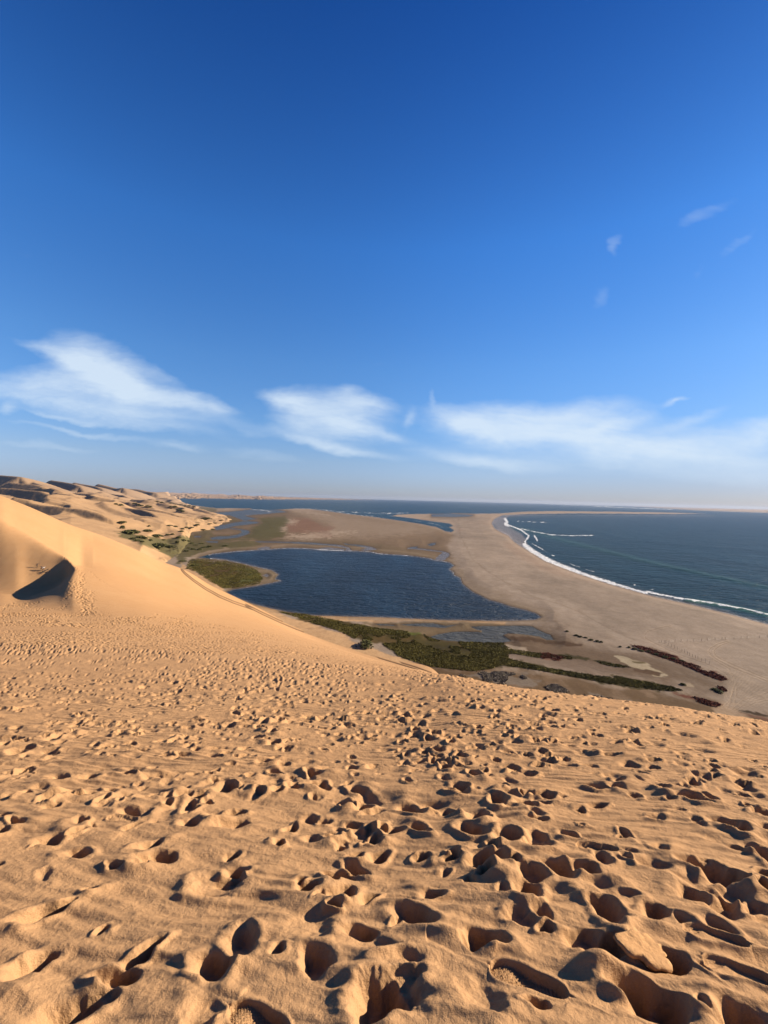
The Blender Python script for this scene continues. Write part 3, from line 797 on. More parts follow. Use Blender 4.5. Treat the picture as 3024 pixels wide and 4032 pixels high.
for q, wgt in TL:
    pl = P_('H', q); d1 = line_d(QX, QY, pl); 
    m = np.exp(-(d1/.7)**2)*min(1, wgt*1.3)
    lite = np.exp(-((d1 - 1.8)/.9)**2)*wgt
    mixc(C, np.clip(m, 0, 1)*.7, (.19, .135, .095)); mixc(C, np.clip(lite, 0, 1)*.45, (.50, .39, .28))
    zg -= .12*m
fan = msk(P_('H', [(1180, 1060), (1230, 800), (1240, 640), (1420, 700), (1659, 860), (1659, 1000), (1380, 1080), (1290, 1110)]), 14, 5, 10)
mixc(C, fan*.35*(.5 + .5*np.sin(np.arctan2(QX - 1555, QY - 1560)*95 + 3*n_b)), (.48, .37, .26))
# damp margins beside all water, dark algae line, wet sand on the sea side
mixc(C, np.exp(-np.clip(-sdw, 0, 60)/3.6)*(sdw < 0)*(sdw > -50)*.85, (.125, .088, .052))
mixc(C, np.exp(-((np.clip(-sdl, 0, 60) - 6)/1.6)**2)*.4, (.34, .26, .18))
wet = np.exp(-np.clip(-sds, 0, 60)/2.0)*(sds < 0)*(QY > 1120)
mixc(C, wet*.5, (.25, .19, .15))
mixc(C, (water > 0)*1.0, (.10, .09, .06))
swash = msk(P_('C', [(300, 195), (330, 175), (380, 165), (360, 180), (370, 210), (450, 260), (470, 300), (450, 318), (400, 280), (330, 235)]), 2, 1)
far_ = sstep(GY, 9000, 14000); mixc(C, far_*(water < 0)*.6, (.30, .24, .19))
me = grid_mesh('ground', np.stack([GX, GY, zg], -1))
C = C*np.array((.57, .565, .55))*(1 + .06*n_a + .05*N_F)[..., None]
add_col(me, 'tint', np.clip(C, 0, 1).astype(np.float32))
wetm = np.clip(np.exp(-np.clip(-water, 0, 60)/1.5), 0, 1)
add_col(me, 'wet', np.stack([wetm, wetm, wetm], -1).astype(np.float32))
mat_g, t, b = new_mat('shore_ground')
oc = obj_coord()
n1 = noise_node(oc, .12, 6, .65); n2 = noise_node(oc, .6, 5, .6)
cc = mix_col(smooth01(n1, .35, .65)*.28, attr('tint').outputs['Color'], (.6, .55, .5), 'MULTIPLY')
cc = mix_col(smooth01(n2, .42, .62)*.28, cc, (.55, .5, .45), 'MULTIPLY')
t.links.new(cc, b.inputs['Base Color'])
wv_ = separate(attr('wet').outputs['Color'])[0]
t.links.new((0.95 - wv_*0.45).v, b.inputs['Roughness']); b.inputs['Specular IOR Level'].default_value = .04
t.links.new(bump(n1*1.0 + n2*.35, .6, .5), b.inputs['Normal'])
ground = tag(link('ground', me, mat_g), 'brown beach spit, mudflats and marsh below the dune', kind='structure')

# ------------------------------------------------------------------ water
def water_mat(name, deep, shallow, rough, bscale, bstr, spec, bd, foam=True):
    m, t, b = new_mat(name); oc = obj_coord(); x, y, z = separate(oc)
    fo = separate(attr('foam').outputs['Color'])
    f = (fo[0]*.95 + ((noise_node(combine(x, y), .16, 6, .75) - .5)*4.5 + (noise_node(combine(x*.3, y), .5, 4, .7) - .5)*3.0)*fo[0]).clamp() if foam else None
    lane = smooth01(noise_node(combine(x*.012, y*.004), 1.0, 4, .6), .35, .7)
    base = mix_col(lane, deep, shallow)
    base = mix_col(fo[1], base, (.030, .085, .055))
    base = mix_col(fo[2], base, (.20, .16, .13))
    if foam: base = mix_col(smooth01(f, .35, .8), base, (.50, .51, .51))
    t.links.new(base, b.inputs['Base Color'])
    if foam: t.links.new((rough + smooth01(f, .35, .8)*.5).v, b.inputs['Roughness'])
    else: b.inputs['Roughness'].default_value = rough
    b.inputs['IOR'].default_value = 1.33; b.inputs['Specular IOR Level'].default_value = spec
    w1 = noise_node(combine(x*bscale*.55, y*bscale), 1.0, 5, .62, .4)
    w2 = noise_node(combine(x*bscale*.12 + y*bscale*.05, y*bscale*.2), 1.0, 3, .55, .3)
    t.links.new(bump(w1*1.3 + w2*1.6, bstr, 1.6/bscale*bd), b.inputs['Normal'])
    return m


mat_lag = water_mat('lagoon_water', (.001, .007, .018), (.006, .022, .046), .30, .30, 1.0, .085, .75)
mat_sea = water_mat('sea_water', (.004, .017, .024), (.006, .024, .034), .32, .12, .9, .035, .24)

# waves: crests run along these lines towards the beach
SWELL = [([(390, 225), (480, 240), (560, 262), (700, 300), (900, 350), (1100, 400), (1400, 465), (1659, 520), (1900, 575)], 1.7), ([(560, 190), (700, 222), (1000, 282), (1300, 312), (1659, 338), (1900, 360)], 1.2),
         ([(900, 182), (1200, 222), (1659, 262), (1900, 280)], .8), ([(760, 165), (1100, 178), (1659, 205)], .6), ([(1250, 580), (1350, 592), (1450, 610), (1560, 632), (1700, 662), (1950, 720)], 1.5)]
FOAM = [([(478, 290), (590, 356), (700, 408), (850, 458), (980, 500), (1100, 532)], 1.45), ([(458, 308), (500, 340), (560, 376), (640, 412), (700, 434)], 5.2), ([(640, 412), (700, 434), (800, 469), (900, 499)], 3.6), ([(900, 499), (1000, 529), (1060, 545)], 2.8), ([(1060, 538), (1150, 556), (1230, 572), (1300, 584)], 2.4), ([(1300, 584), (1400, 600), (1520, 622), (1700, 660), (1900, 700)], 1.6),
        ([(362, 180), (372, 195), (362, 205), (378, 212)], 3.0), ([(442, 228), (480, 238), (510, 245), (600, 258)], 1.2), ([(505, 262), (515, 275), (520, 286)], 1.8), ([(385, 212), (440, 235), (480, 262), (460, 290), (462, 308)], 1.6),
        ([(600, 258), (700, 262), (800, 260)], 1.0), ([(420, 190), (590, 198)], .5), ([(1500, 622), (1580, 634)], .7),
        ([(800, 118), (1000, 126), (1190, 133)], .6), ([(560, 105), (700, 112), (900, 116)], .4)]
sg = sds > -6
hw = np.zeros_like(GX); fm = np.zeros_like(GX); gr = np.zeros_like(GX); sh = np.zeros_like(GX)
for q, hgt_ in SWELL:
    d = line_d(QX + n_c*2, QY + n_a*.8, P_('C', q)); hw += hgt_*np.exp(-(d/3.2)**2)
gr = np.exp(-(line_d(QX, QY, P_('C', SWELL[4][0]))/3.5)**2)*.9 + .25*np.exp(-(line_d(QX, QY, P_('C', SWELL[0][0]))/5)**2)
for q, wd in FOAM:
    d = line_d(QX + n_b*1.2, QY + n_b*1.0, P_('C', q)); fm = np.maximum(fm, np.exp(-(d/wd)**2)*(1.15 if wd > 1.5 else .85)*((.25 + .75*sstep(n_a + .6*n_b, -.35, .35)) if wd == 1.45 else 1))
sh = np.exp(-np.clip(sds, 0, 60)/3.0)*sstep(QX, 1000, 1060)*.6*(QY > 1112)*(sds > -2) + .5*swash + .22*(sdw > 0)*(sdl < 0)
fm = np.maximum(fm, np.exp(-((sds - .6)/.8)**2)*.55*(QX > 1040)*(QY > 1122)); fm = np.maximum(fm, swash*.35*sstep(n_b, -.1, .5))
# surf on the bay shoals north of the flats
for q, wd in (([(430, 157), (560, 170), (480, 190), (400, 196)], 1.8), ([(700, 157), (820, 158), (950, 172), (1080, 178), (1200, 182), (1340, 182)], 2.0), ([(900, 168), (1000, 184), (1100, 195), (1160, 200)], 1.4), ([(1100, 180), (1250, 186), (1370, 180)], 1.6), ([(1400, 225), (1540, 248), (1620, 290)], 1.0), ([(1190, 208), (1300, 196)], .8)):
    d = line_d(QX + n_a*1.5, QY + n_b*.5, P_('B', q)); fm = np.maximum(fm, np.exp(-(d/wd)**2)*.62*sstep(n_a + n_b, -.7, .4))
chop = fbm(GX/30, GY/14, 3, 91)*.22*np.clip(400/GY, 0, 1) + fbm(GX/90, GY/40, 2, 93)*.35
zs = (hw + chop)*np.clip(sds/4, 0, 1)*.7
LB = poly_sd(QX, QY, [(p[0], p[1]) for p in P_('F', [(440, 1180), (600, 1172), (900, 1184), (980, 1192), (1010, 1230), (1060, 1290), (1190, 1325), (1195, 1345), (700, 1343), (480, 1300), (470, 1240)])])
kp = np.ones(GX.shape, bool)
row_keep = (water > -8) & (LB <= 0.0)
kq = row_keep[:-1, :-1] | row_keep[1:, 1:] | row_keep[:-1, 1:] | row_keep[1:, :-1]
kl = ~(LB[:-1, :-1] <= 0) & ~(LB[1:, 1:] <= 0)
kq &= ~kl
me = grid_mesh('sea', np.stack([GX, GY, zs], -1), kq)
add_col(me, 'foam', np.stack([np.clip(fm, 0, 1), np.clip(gr, 0, 1), np.clip(sh, 0, 1)], -1).astype(np.float32))
sea_o = tag(link('sea', me, mat_sea), 'teal sea and bay with swell lines and white surf along the beach', kind='structure')
fl2 = np.exp(-((sdl - .5)/.6)**2)*.5*sstep(QY, 1350, 1200) + np.exp(-((sdl - .3)/.5)**2)*.25
shl = np.exp(-np.clip(sdl, 0, 60)/1.6)*.5
zl = fbm(GX/16, GY/9, 3, 95)*.10*np.clip(sdl/3, 0, 1)
me = grid_mesh('lagoon', np.stack([GX, GY, zl], -1), kl)
add_col(me, 'foam', np.stack([np.clip(fl2, 0, 1), shl*0, np.clip(shl, 0, 1)], -1).astype(np.float32))
tag(link('lagoon', me, mat_lag), 'dark blue wind-rippled lagoon enclosed by the beach spit', kind='structure')

# ------------------------------------------------------------------ dune field behind, from the marsh to the far shore
land = P_('A', [(1100, 700), (1190, 640), (1240, 560), (1250, 500), (1330, 470), (1420, 448), (1515, 410), (1470, 385), (1390, 365), (1300, 335), (1180, 305), (1105, 272), (1100, 267), (1300, 267), (1320, 264), (1480, 266), (1659, 268)]) \
    + P_('B', [(130, 92), (310, 94), (500, 96), (700, 97), (900, 98), (1300, 101)]) + P_('C', [(0, 88), (700, 101), (1100, 114), (1400, 132), (1659, 141)]) + [(2600, 1128), (2600, 1100), (1659, 1098), (900, 1078), (700, 1073), (-700, 1040), (-1400, 1100), (-1400, 1800), (300, 1400)]
DU = np.linspace(-1.75, .95, 1250)
DY = np.exp(np.linspace(np.log(240), np.log(24000), 640))
DUU, DYY = np.meshgrid(DU, DY); DX = DUU*DYY
EX, EY = img_of(DX, DYY, np.zeros_like(DX))
ld_ = poly_sd(EX + fbm(DX/50, DYY/80, 3, 101)*3, EY + fbm(DX/50, DYY/80, 3, 103)*2, land)
# skyline: how high the dune mass stands at each bearing and distance
pxs = np.array([-800, -300, 0, 100, 200, 300, 400, 500, 620, 700, 900, 1659])
pys = np.array([1012, 1014, 1020, 1026, 1040, 1047, 1053, 1061, 1069, 1072.5, 1077.2, 1097.5])
EU = np.array([ray(x, y)[0] for x, y in zip(pxs, pys)]); ET = np.array([ray(x, y)[1] for x, y in zip(pxs, pys)])
Tsky = np.interp(DUU, EU, ET)
# the ground level climbs from the marsh edge so that it reaches the skyline slope far off
base = np.interp(np.log(DYY), np.log([240, 450, 600, 900, 1500, 2500, 4500, 8000, 12000, 24000]), [0, 36, 44, 46, 58, 88, 112, 108, 100, 70])
lf = sstep(-DUU, -.05, .9)
lev = base*np.interp(DUU, [-1.75, -1.0, -.85, -.73, -.66, -.60, -.54, -.46, -.38, -.25, 0, .9], [1.3, 1.15, 1.02, .95, .78, .60, .46, .32, .24, .14, .06, .02])
inl = sstep(ld_, -1, 1)*np.clip(ld_/55, 0, 1)**1.25
wind = np.array([-.78, -.62]); perp = np.array([.62, -.78])


def saw(x, y, lam, amp, seed, wrp=.45):
    """transverse dunes: gentle back, steep slip face towards the viewer and left"""
    s = x*wind[0] + y*wind[1]; q = x*perp[0] + y*perp[1]
    ph = s/lam + wrp*fbm(q/(lam*1.6), s/(lam*2.6), 3, seed) + .9*vnoise(q/(lam*5), s/(lam*6), seed + 9)
    f = ph - np.floor(ph)
    prof = np.where(f < .80, (f/.80)**1.15, 1 - (f - .80)/.20)
    prof = prof*prof*(3 - 2*prof)*.35 + prof*.65
    a = .35 + .65*sstep(vnoise(q/(lam*1.9) + 3.1, np.floor(ph)*1.7, seed + 5), -.5, .6)
    return amp*a*prof


env = np.clip(ld_/14, 0, 1)
dd_ = (saw(DX, DYY, 150, 17, 201) + saw(DX + 300, DYY, 330, 30, 211)*sstep(DYY, 700, 1500) + saw(DX, DYY, 620, 46, 221)*sstep(DYY, 1500, 3000) + saw(DX, DYY, 60, 3.0, 231))
flatf = np.interp(DUU, [-1.75, -.6, -.45, -.3, -.1, .1, .95], [1, 1, .9, .8, .45, .12, .04])
zd = -3 + 3.6*sstep(ld_, -.8, .8) + lev*inl + dd_*env*flatf*np.interp(DYY, [240, 500, 1200, 24000], [.35, .6, 1, 1])
hmx = np.clip(CAMZ - (Tsky + .0012)*DYY, 3, 190)
s2 = saw(DX*1.0, DYY*.33, 620, 1.0, 281) ; s3 = saw(DX*1.0, DYY*.3, 260, 1.0, 285)
zfar = hmx*(.22 + .42*s2 + .10*s3)*np.clip(ld_/3.0, 0, 1)**.6*(.55 + .45*sstep(fbm(DX/900, DYY/5000, 2, 289), -.6, .6)) - 3 + 3.2*sstep(ld_, -.5, .5)
kf = sstep(DYY, 2600, 4600); zd = zd*(1 - kf) + zfar*kf
# keep the mass under the skyline
zmax = CAMZ - (Tsky - .0022 + .004*fbm(DX/260, DYY/2500, 3, 241))*DYY
over = zd - zmax
zd = np.where(over > -10, zmax - 10 + 20*(1/(1 + np.exp(-np.clip((over + 10)/10, -30, 30))) - .5), zd)


def ridge(c, pts, ds, ht, back=.16, slip=.62):
    """a single traced dune: crest line with its slip face on the near side"""
    global zd
    Q = P_(c, pts); cr = []
    for (px, py), d in zip(Q, ds):
        u, T = ray(px, py); cr.append((u*d, d, CAMZ - T*d))
    cr = np.array(cr); lo = cr[:, :2].min(0) - 420; hi = cr[:, :2].max(0) + 420
    idx = np.nonzero((DX > lo[0]) & (DX < hi[0]) & (DYY > lo[1]) & (DYY < hi[1]))
    x = DX[idx]; y = DYY[idx]; best = np.full(x.shape, 1e9); zc = np.zeros(x.shape); side = np.zeros(x.shape); sn = np.zeros(x.shape)
    for i in range(len(cr) - 1):
        a0, b0 = cr[i], cr[i + 1]; ex, ey = (b0 - a0)[:2]; Ls = ex*ex + ey*ey
        t0 = ((x - a0[0])*ex + (y - a0[1])*ey)/Ls; t1 = np.clip(t0, 0, 1)
        gx = x - a0[0] - t1*ex; gy = y - a0[1] - t1*ey; dist = np.hypot(gx, gy)
        m = dist < best; best = np.where(m, dist, best); zc = np.where(m, a0[2] + t1*(b0[2] - a0[2]) - .25*np.hypot(ex, ey)*np.abs(t0 - t1), zc)
        sn = np.where(m, (ex*(y - a0[1]) - ey*(x - a0[0]))/(math.sqrt(Ls)*np.maximum(dist, 1e-3)), sn)
    w = np.where(sn > 0, 1.0, np.clip(1 + sn*2.2, 0, 1)); w = np.where(np.abs(sn) > .97, sn > 0, w)
    body = w*(zc - back*best - .0006*best**2) + (1 - w)*(zc - slip*best)
    zd[idx] = np.maximum(zd[idx], body)


ridge('A', [(90, 262), (180, 283), (205, 300), (260, 313), (400, 325), (550, 343), (640, 368), (712, 405)], [985, 975, 965, 948, 920, 895, 872, 850], 20)
ridge('A', [(700, 322), (820, 330), (920, 342), (980, 360), (1025, 385)], [1330, 1280, 1230, 1180, 1135], 20)
ridge('A', [(0, 200), (90, 205), (170, 215), (260, 222), (330, 250)], [1600, 1560, 1510, 1460, 1400], 20)
ridge('A', [(420, 232), (520, 235), (605, 240), (625, 262), (690, 292)], [1900, 1850, 1800, 1760, 1720], 20)
ridge('A', [(60, 165), (130, 172), (220, 178), (280, 195)], [2010, 1960, 1920, 1870], 20)
ridge('A', [(200, 158), (300, 195), (400, 235), (500, 262), (600, 288), (740, 312)], [2500, 2200, 1950, 1750, 1550, 1350], 20, .16, .5)
ridge('A', [(610, 210), (650, 222), (720, 240), (800, 248), (840, 262)], [2900, 2800, 2700, 2600, 2500], 20)
ridge('A', [(-60, 110), (0, 118), (60, 122), (130, 128)], [2650, 2580, 2510, 2440], 20)
ridge('A', [(330, 150), (400, 160), (470, 172), (520, 190)], [3000, 2900, 2800, 2700], 20)
ridge('A', [(480, 165), (560, 180), (620, 190), (660, 205)], [3600, 3500, 3400, 3300], 20)
ridge('A', [(820, 205), (900, 210), (960, 225), (1010, 232)], [4300, 4200, 4100, 4000], 20)
ridge('A', [(860, 275), (960, 280), (1040, 292), (1090, 300)], [2100, 2040, 1990, 1950], 20)
ridge('A', [(640, 175), (700, 190), (760, 205), (800, 200)], [3800, 3700, 3600, 3500], 20)
ridge('A', [(800, 332), (900, 326), (1050, 350), (1150, 375), (1120, 372), (1200, 392)], [1520, 1460, 1400, 1350, 1340, 1300], 8)
# hummocks built up round plants along the margin
hm = sstep(ld_, -.5, 3)*sstep(ld_, 22, 8)*sstep(DYY, 2600, 1700)*sstep(DUU, -.56, -.5)
hk = np.clip(fbm(DX/16, DYY/22, 4, 251), 0, 1)
zd += hm*hk*5.5
zd += fbm(DX/12, DYY/16, 3, 261)*.35
NM = sstep(hk, .18, .5)*hm
me = grid_mesh('dunes', np.stack([DX, DYY, zd], -1))
grn = np.clip(NM*.55*sstep(fbm(DX/9, DYY/14, 3, 271), -.3, .3), 0, 1)
vst = P_('G', [(0, 480), (120, 560), (400, 660), (560, 720), (700, 800), (850, 930), (960, 880), (1000, 820), (900, 760), (1150, 760), (1300, 690), (1100, 600), (900, 520), (650, 560), (400, 540), (150, 470)])
FX_, FY_ = img_of(DX, DYY, zd)
veg = sstep(poly_sd(FX_, FY_, vst) + 4*fbm(DX/14, DYY/20, 4, 277), -2, 3)
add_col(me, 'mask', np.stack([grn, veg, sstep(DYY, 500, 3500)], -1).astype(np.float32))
mat_f, t, b = new_mat('far_dune_sand')
oc = obj_coord(); mg, mv, mf = separate(attr('mask').outputs['Color'])
n1 = noise_node(oc, .02, 5, .6); n2 = noise_node(oc, .25, 5, .6)
c0 = mix_col(smooth01(n1, .35, .65), (0.279, 0.176, 0.092), (0.249, 0.155, 0.081))
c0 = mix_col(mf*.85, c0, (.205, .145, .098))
c0 = mix_col((mg*smooth01(n2, .35, .55)).clamp(), c0, (0.042, 0.042, 0.017))
c0 = mix_col((mv*.9*smooth01(n2, .15, .38)).clamp(), c0, (0.055, 0.052, 0.022))
t.links.new(c0, b.inputs['Base Color']); b.inputs['Roughness'].default_value = .95; b.inputs['Specular IOR Level'].default_value = .05
t.links.new(bump(n2*1.0 + n1*3.0, .35, 1.5), b.inputs['Normal'])
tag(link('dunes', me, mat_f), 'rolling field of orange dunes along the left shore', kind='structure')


def zfield(x, y):
    """height of whatever ground shows at a point: dune field, big dune or flats"""
    u = x/y; i = np.interp(np.log(y), np.log(DY), np.arange(len(DY))); j = np.interp(u, DU, np.arange(len(DU)))
    a = zd[int(round(i)), int(round(j))]
    return max(float(a), .4)


def on_ground(px, py):
    """where the line of sight through a picture point first meets dune field, flats or big dune"""
    u, T = ray(px, py); d = np.exp(np.linspace(np.log(150), np.log(min(9000, 102/max(T, .0105)) ), 2500))
    line = CAMZ - T*d
    i = np.clip(np.interp(np.log(d), np.log(DY), np.arange(len(DY))).round().astype(int), 0, len(DY) - 1)
    j = int(round(float(np.interp(u, DU, np.arange(len(DU))))))
    g = np.maximum(zd[i, j], .25)
    dn_ = np.where(d < 720, zdune(u*d, d), -50)
    g = np.maximum(g, dn_)
    k = np.nonzero(g >= line)[0]
    k = k[0] if len(k) else len(d) - 1
    return float(u*d[k]), float(d[k]), float(g[k])


def zflat(px, py):
    """height of the shore ground at picture points"""
    px = np.atleast_1d(px); py = np.atleast_1d(py)
    d_ = np.stack([(px - 829.5)/FPX, -(py - 1106)/FPX, -np.ones(len(px))], -1) @ RN.T
    u = d_[:, 0]/d_[:, 1]; T = -d_[:, 2]/d_[:, 1]
    j = np.clip(((u - GU[0])/(GU[1] - GU[0])).round().astype(int), 0, len(GU) - 1)
    i = np.clip(np.searchsorted(-GT, -T), 0, len(GT) - 1)
    return u*H0/T, H0/T, np.maximum(zg[i, j], 0)


def simple_mat(name, rgb, rough=.8, var=None, scale=3.0):
    m, t, b = new_mat(name)
    n = noise_node(obj_coord(), scale, 4)
    t.links.new(mix_col(smooth01(n, .35, .65), rgb, var or tuple(v*.7 for v in rgb)), b.inputs['Base Color'])
    b.inputs['Roughness'].default_value = rough
    return m


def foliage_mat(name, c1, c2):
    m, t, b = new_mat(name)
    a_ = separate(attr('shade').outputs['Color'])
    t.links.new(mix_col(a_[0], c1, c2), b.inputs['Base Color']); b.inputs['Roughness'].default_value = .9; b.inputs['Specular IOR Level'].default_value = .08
    return m


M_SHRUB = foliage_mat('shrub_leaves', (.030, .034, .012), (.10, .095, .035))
M_GREY = foliage_mat('grey_scrub_twigs', (0.105, 0.086, 0.064), (0.225, 0.195, 0.150))
M_MARSH = foliage_mat('marsh_leaves', (.045, .040, .010), (.125, .105, .028))
M_RED = foliage_mat('red_succulent', (.07, .025, .016), (.18, .060, .034))
M_WOOD = simple_mat('grey_post_wood', (0.120, 0.086, 0.064)); M_TRUNK = simple_mat('stem_bark', (.10, .07, .045))
M_WIRE = simple_mat('fence_wire', (.12, .11, .10), .5)


def leaves_mesh(name, pts, size, r, shade):
    """one small leaning leaf card per point; pts (n,3)"""
    n = len(pts)
    a1 = r.normal(size=(n, 3)); a1 /= np.linalg.norm(a1, axis=1, keepdims=True)
    a2 = np.cross(a1, r.normal(size=(n, 3))); a2 /= np.linalg.norm(a2, axis=1, keepdims=True)
    sz = size*(.6 + .8*r.random((n, 1))) if np.isscalar(size) else size[:, None]
    v = np.stack([pts - a1*sz*.5, pts + a2*sz*.35, pts + a1*sz*.5, pts - a2*sz*.35], 1).reshape(-1, 3)
    me = bpy.data.meshes.new(name)
    me.vertices.add(n*4); me.vertices.foreach_set('co', v.reshape(-1).astype(np.float32))
    me.loops.add(n*4); me.loops.foreach_set('vertex_index', np.arange(n*4, dtype=np.int32))
    me.polygons.add(n); me.polygons.foreach_set('loop_start', np.arange(0, n*4, 4, dtype=np.int32)); me.polygons.foreach_set('loop_total', np.full(n, 4, np.int32))
    me.update(calc_edges=True)
    sh_ = np.repeat(np.clip(shade, 0, 1), 4)
    add_col(me, 'shade', np.stack([sh_]*3, -1).astype(np.float32))
    return me


# ---- marsh plants and red succulents: low clumps nobody could count
def clumps(name, polys, n, size, hgt_, m, label, seed, per=5, zoff=0.0, thr=-.2):
    r = np.random.default_rng(seed); out = []; shd = []
    for P, wgt in polys:
        P = np.asarray(P); lo = P.min(0); hi = P.max(0); k = int(n*wgt)
        x = lo[0] + (hi[0] - lo[0])*r.random(k*3); y = lo[1] + (hi[1] - lo[1])*r.random(k*3)
        ok = poly_sd(x, y, P) > .3; x = x[ok][:k]; y = y[ok][:k]
        out.append(np.stack(zflat(x, y), -1))
    g = np.concatenate(out)
    nn = fbm(g[:, 0]/13, g[:, 1]/20, 3, seed); g = g[nn > thr]; nn = nn[nn > thr]
    k = len(g); s_ = size*(.5 + r.random(k))
    ctr = np.repeat(g, per, 0); s2 = np.repeat(s_, per)
    p = np.zeros((k*per, 3)); p[:, :2] = ctr[:, :2] + r.normal(size=(k*per, 2))*s2[:, None]*.45
    p[:, 2] = ctr[:, 2] + .12 + zoff + r.random(k*per)*hgt_
    me = leaves_mesh(name, p, s2*.75, r, np.repeat(nn*.4 + .45, per) + r.normal(0, .16, k*per))
    tag(link(name, me, m), label, None, None, 'stuff')


dark1 = P_('E', [(-300, 215), (0, 238), (160, 240), (320, 268), (560, 290), (680, 315), (820, 340), (860, 352), (780, 352), (620, 318), (400, 290), (320, 298), (200, 275), (0, 262), (-300, 240)])
dark2 = P_('E', [(0, 275), (120, 290), (330, 345), (560, 385), (780, 415), (1000, 455), (1160, 482), (1100, 495), (900, 470), (700, 440), (400, 385), (200, 350), (0, 325)])
dark3 = P_('E', [(760, 400), (900, 430), (1100, 465), (1160, 488), (1000, 478), (820, 440)])
clumps('marsh_plants', [(south, .40), (west, .20), (dark1, .10), (dark2, .16), (dark3, .04)], 40000, .85, .2, M_MARSH, 'dense olive green marsh plants on the flats around the lagoon', 11, thr=-.55)
clumps('succulent_ground_cover', [(red, .7), (P_('E', [(1080, 495), (1250, 530), (1390, 572), (1350, 585), (1200, 545)]), .12), (P_('E', [(310, 270), (380, 268), (490, 295), (440, 315), (360, 310)]), .08), (P_('E', [(1340, 462), (1400, 470), (1415, 492), (1350, 482)]), .05)], 5200, .9, .4, M_RED, 'strip of dark red succulent plants on the brown mud', 13, thr=-.25)
clumps('dry_scrub', [(P_('E', [(-150, 400), (0, 378), (110, 378), (240, 395), (340, 430), (330, 470), (150, 460), (0, 430)]), .45), (P_('E', [(350, 450), (430, 455), (500, 490), (480, 510), (400, 500)]), .15), (P_('E', [(580, 515), (700, 530), (860, 560), (850, 585), (700, 570)]), .2), (P_('E', [(860, 570), (1000, 585), (1180, 600), (1150, 625), (950, 600)]), .2)],
       6500, .8, .5, M_GREY, 'low grey dry scrub along the foot of the dune', 17)

# ---- shrubs one can count
def shrub_mesh(seed, n=900):
    r = np.random.default_rng(seed); c_ = r.normal(size=(9, 2))*.42
    k = r.integers(0, 9, n); p = np.zeros((n, 3)); p[:, :2] = c_[k] + r.normal(size=(n, 2))*.26
    rr = np.hypot(p[:, 0], p[:, 1]); ok = rr < 1.05; p = p[ok]; rr = rr[ok]
    top = np.sqrt(np.clip(1.1 - rr**2, 0, 1)); p[:, 2] = top*(.25 + .75*r.random(len(p))**.6)
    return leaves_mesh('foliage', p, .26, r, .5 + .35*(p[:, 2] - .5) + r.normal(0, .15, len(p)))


def stems_mesh(seed):
    r = random.Random(seed); bm = bmesh.new()
    for i in range(7):
        a_ = r.uniform(0, 6.28); tip = Vector((math.cos(a_)*.45, math.sin(a_)*.45, .55)); q = tip.to_track_quat('Z', 'Y').to_matrix().to_4x4()
        bmesh.ops.create_cone(bm, segments=5, radius1=.035, radius2=.012, depth=tip.length, matrix=Matrix.Translation(tip/2) @ q)
    me = bpy.data.meshes.new('stem'); bm.to_mesh(me); bm.free(); return me


SH = [shrub_mesh(s_) for s_ in (1, 2, 3)]; ST = [stems_mesh(s_) for s_ in (1, 2, 3)]
for m_ in SH: m_.materials.append(M_SHRUB)
for m_ in ST: m_.materials.append(M_TRUNK)
rs = random.Random(5)


def shrub(crop, x, y, wpx, hgt_, label, group=None, cat='shrub'):
    (px, py), = P_(crop, [(x, y)])
    if crop in 'ED':
        z_ = float(zflat(px, py)[2][0]); g = at(px, py, z_) + (z_,)
    else: g = on_ground(px, py)
    w = wpx*CR[crop][2]/1.82278/FPX*g[1]
    o = bpy.data.objects.new('shrub', None); COL.objects.link(o)
    o.location = (g[0], g[1], g[2] - .1); k = rs.randrange(3)
    o.rotation_euler = (0, 0, rs.uniform(0, 6.28)); o.empty_display_size = .5
    o.scale = (w*.6, w*.6*rs.uniform(.7, 1.1), hgt_*1.25); tag(o, label, cat, group)
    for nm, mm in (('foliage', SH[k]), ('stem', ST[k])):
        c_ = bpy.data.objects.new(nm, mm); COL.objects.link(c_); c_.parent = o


shrub('D', 808, 366, 104, 2.6, 'large round dark green shrub alone on the sand between marsh and tyre tracks')
shrub('G', 590, 690, 240, 6.0, 'widest dark shrub thicket with painted-in hillside shade at the back foot of the big dune')  # real plants plus the slope's shading, both put in as dark foliage
shrub('G', 720, 688, 150, 4.0, 'right part of the dark thicket and hillside shade at the back foot of the big dune')
shrub('G', 210, 510, 210, 6.0, 'dark shrub covered hummock left of the sandy hollow')
shrub('G', 555, 550, 130, 4.5, 'dark shrub on the sandy slope above the thicket')
shrub('G', 110, 440, 60, 5.0, 'small upright green shrub on top of the hummock')
shrub('G', 105, 368, 110, 3.0, 'narrow green shrub on a pale sand mound left of the hollow')
shrub('G', 430, 480, 110, 4.0, 'green shrub on a sand mound in the hollow')
shrub('G', 1450, 668, 100, 2.0, 'dark low shrub beside the pale sandy track above the lagoon')
shrub('G', 1050, 932, 110, 2.5, 'dark shrub right of the bend in the tyre tracks')
shrub('G', 965, 972, 70, 2.0, 'small dark shrub touching the sand beside the tyre tracks')
shrub('G', 895, 875, 110, 2.2, 'dark shrub left of the bend in the tyre tracks')
shrub('G', 1510, 1030, 60, 1.5, 'lone small shrub in the middle of the green point')
shrub('G', 1205, 318, 150, 6.0, 'dark shrub standing in for dune shade on the far sand edge')  # dark foliage added where the dune side is only shaded
shrub('G', 1080, 410, 60, 3.5, 'single green shrub between the sand and the brown mudflat')
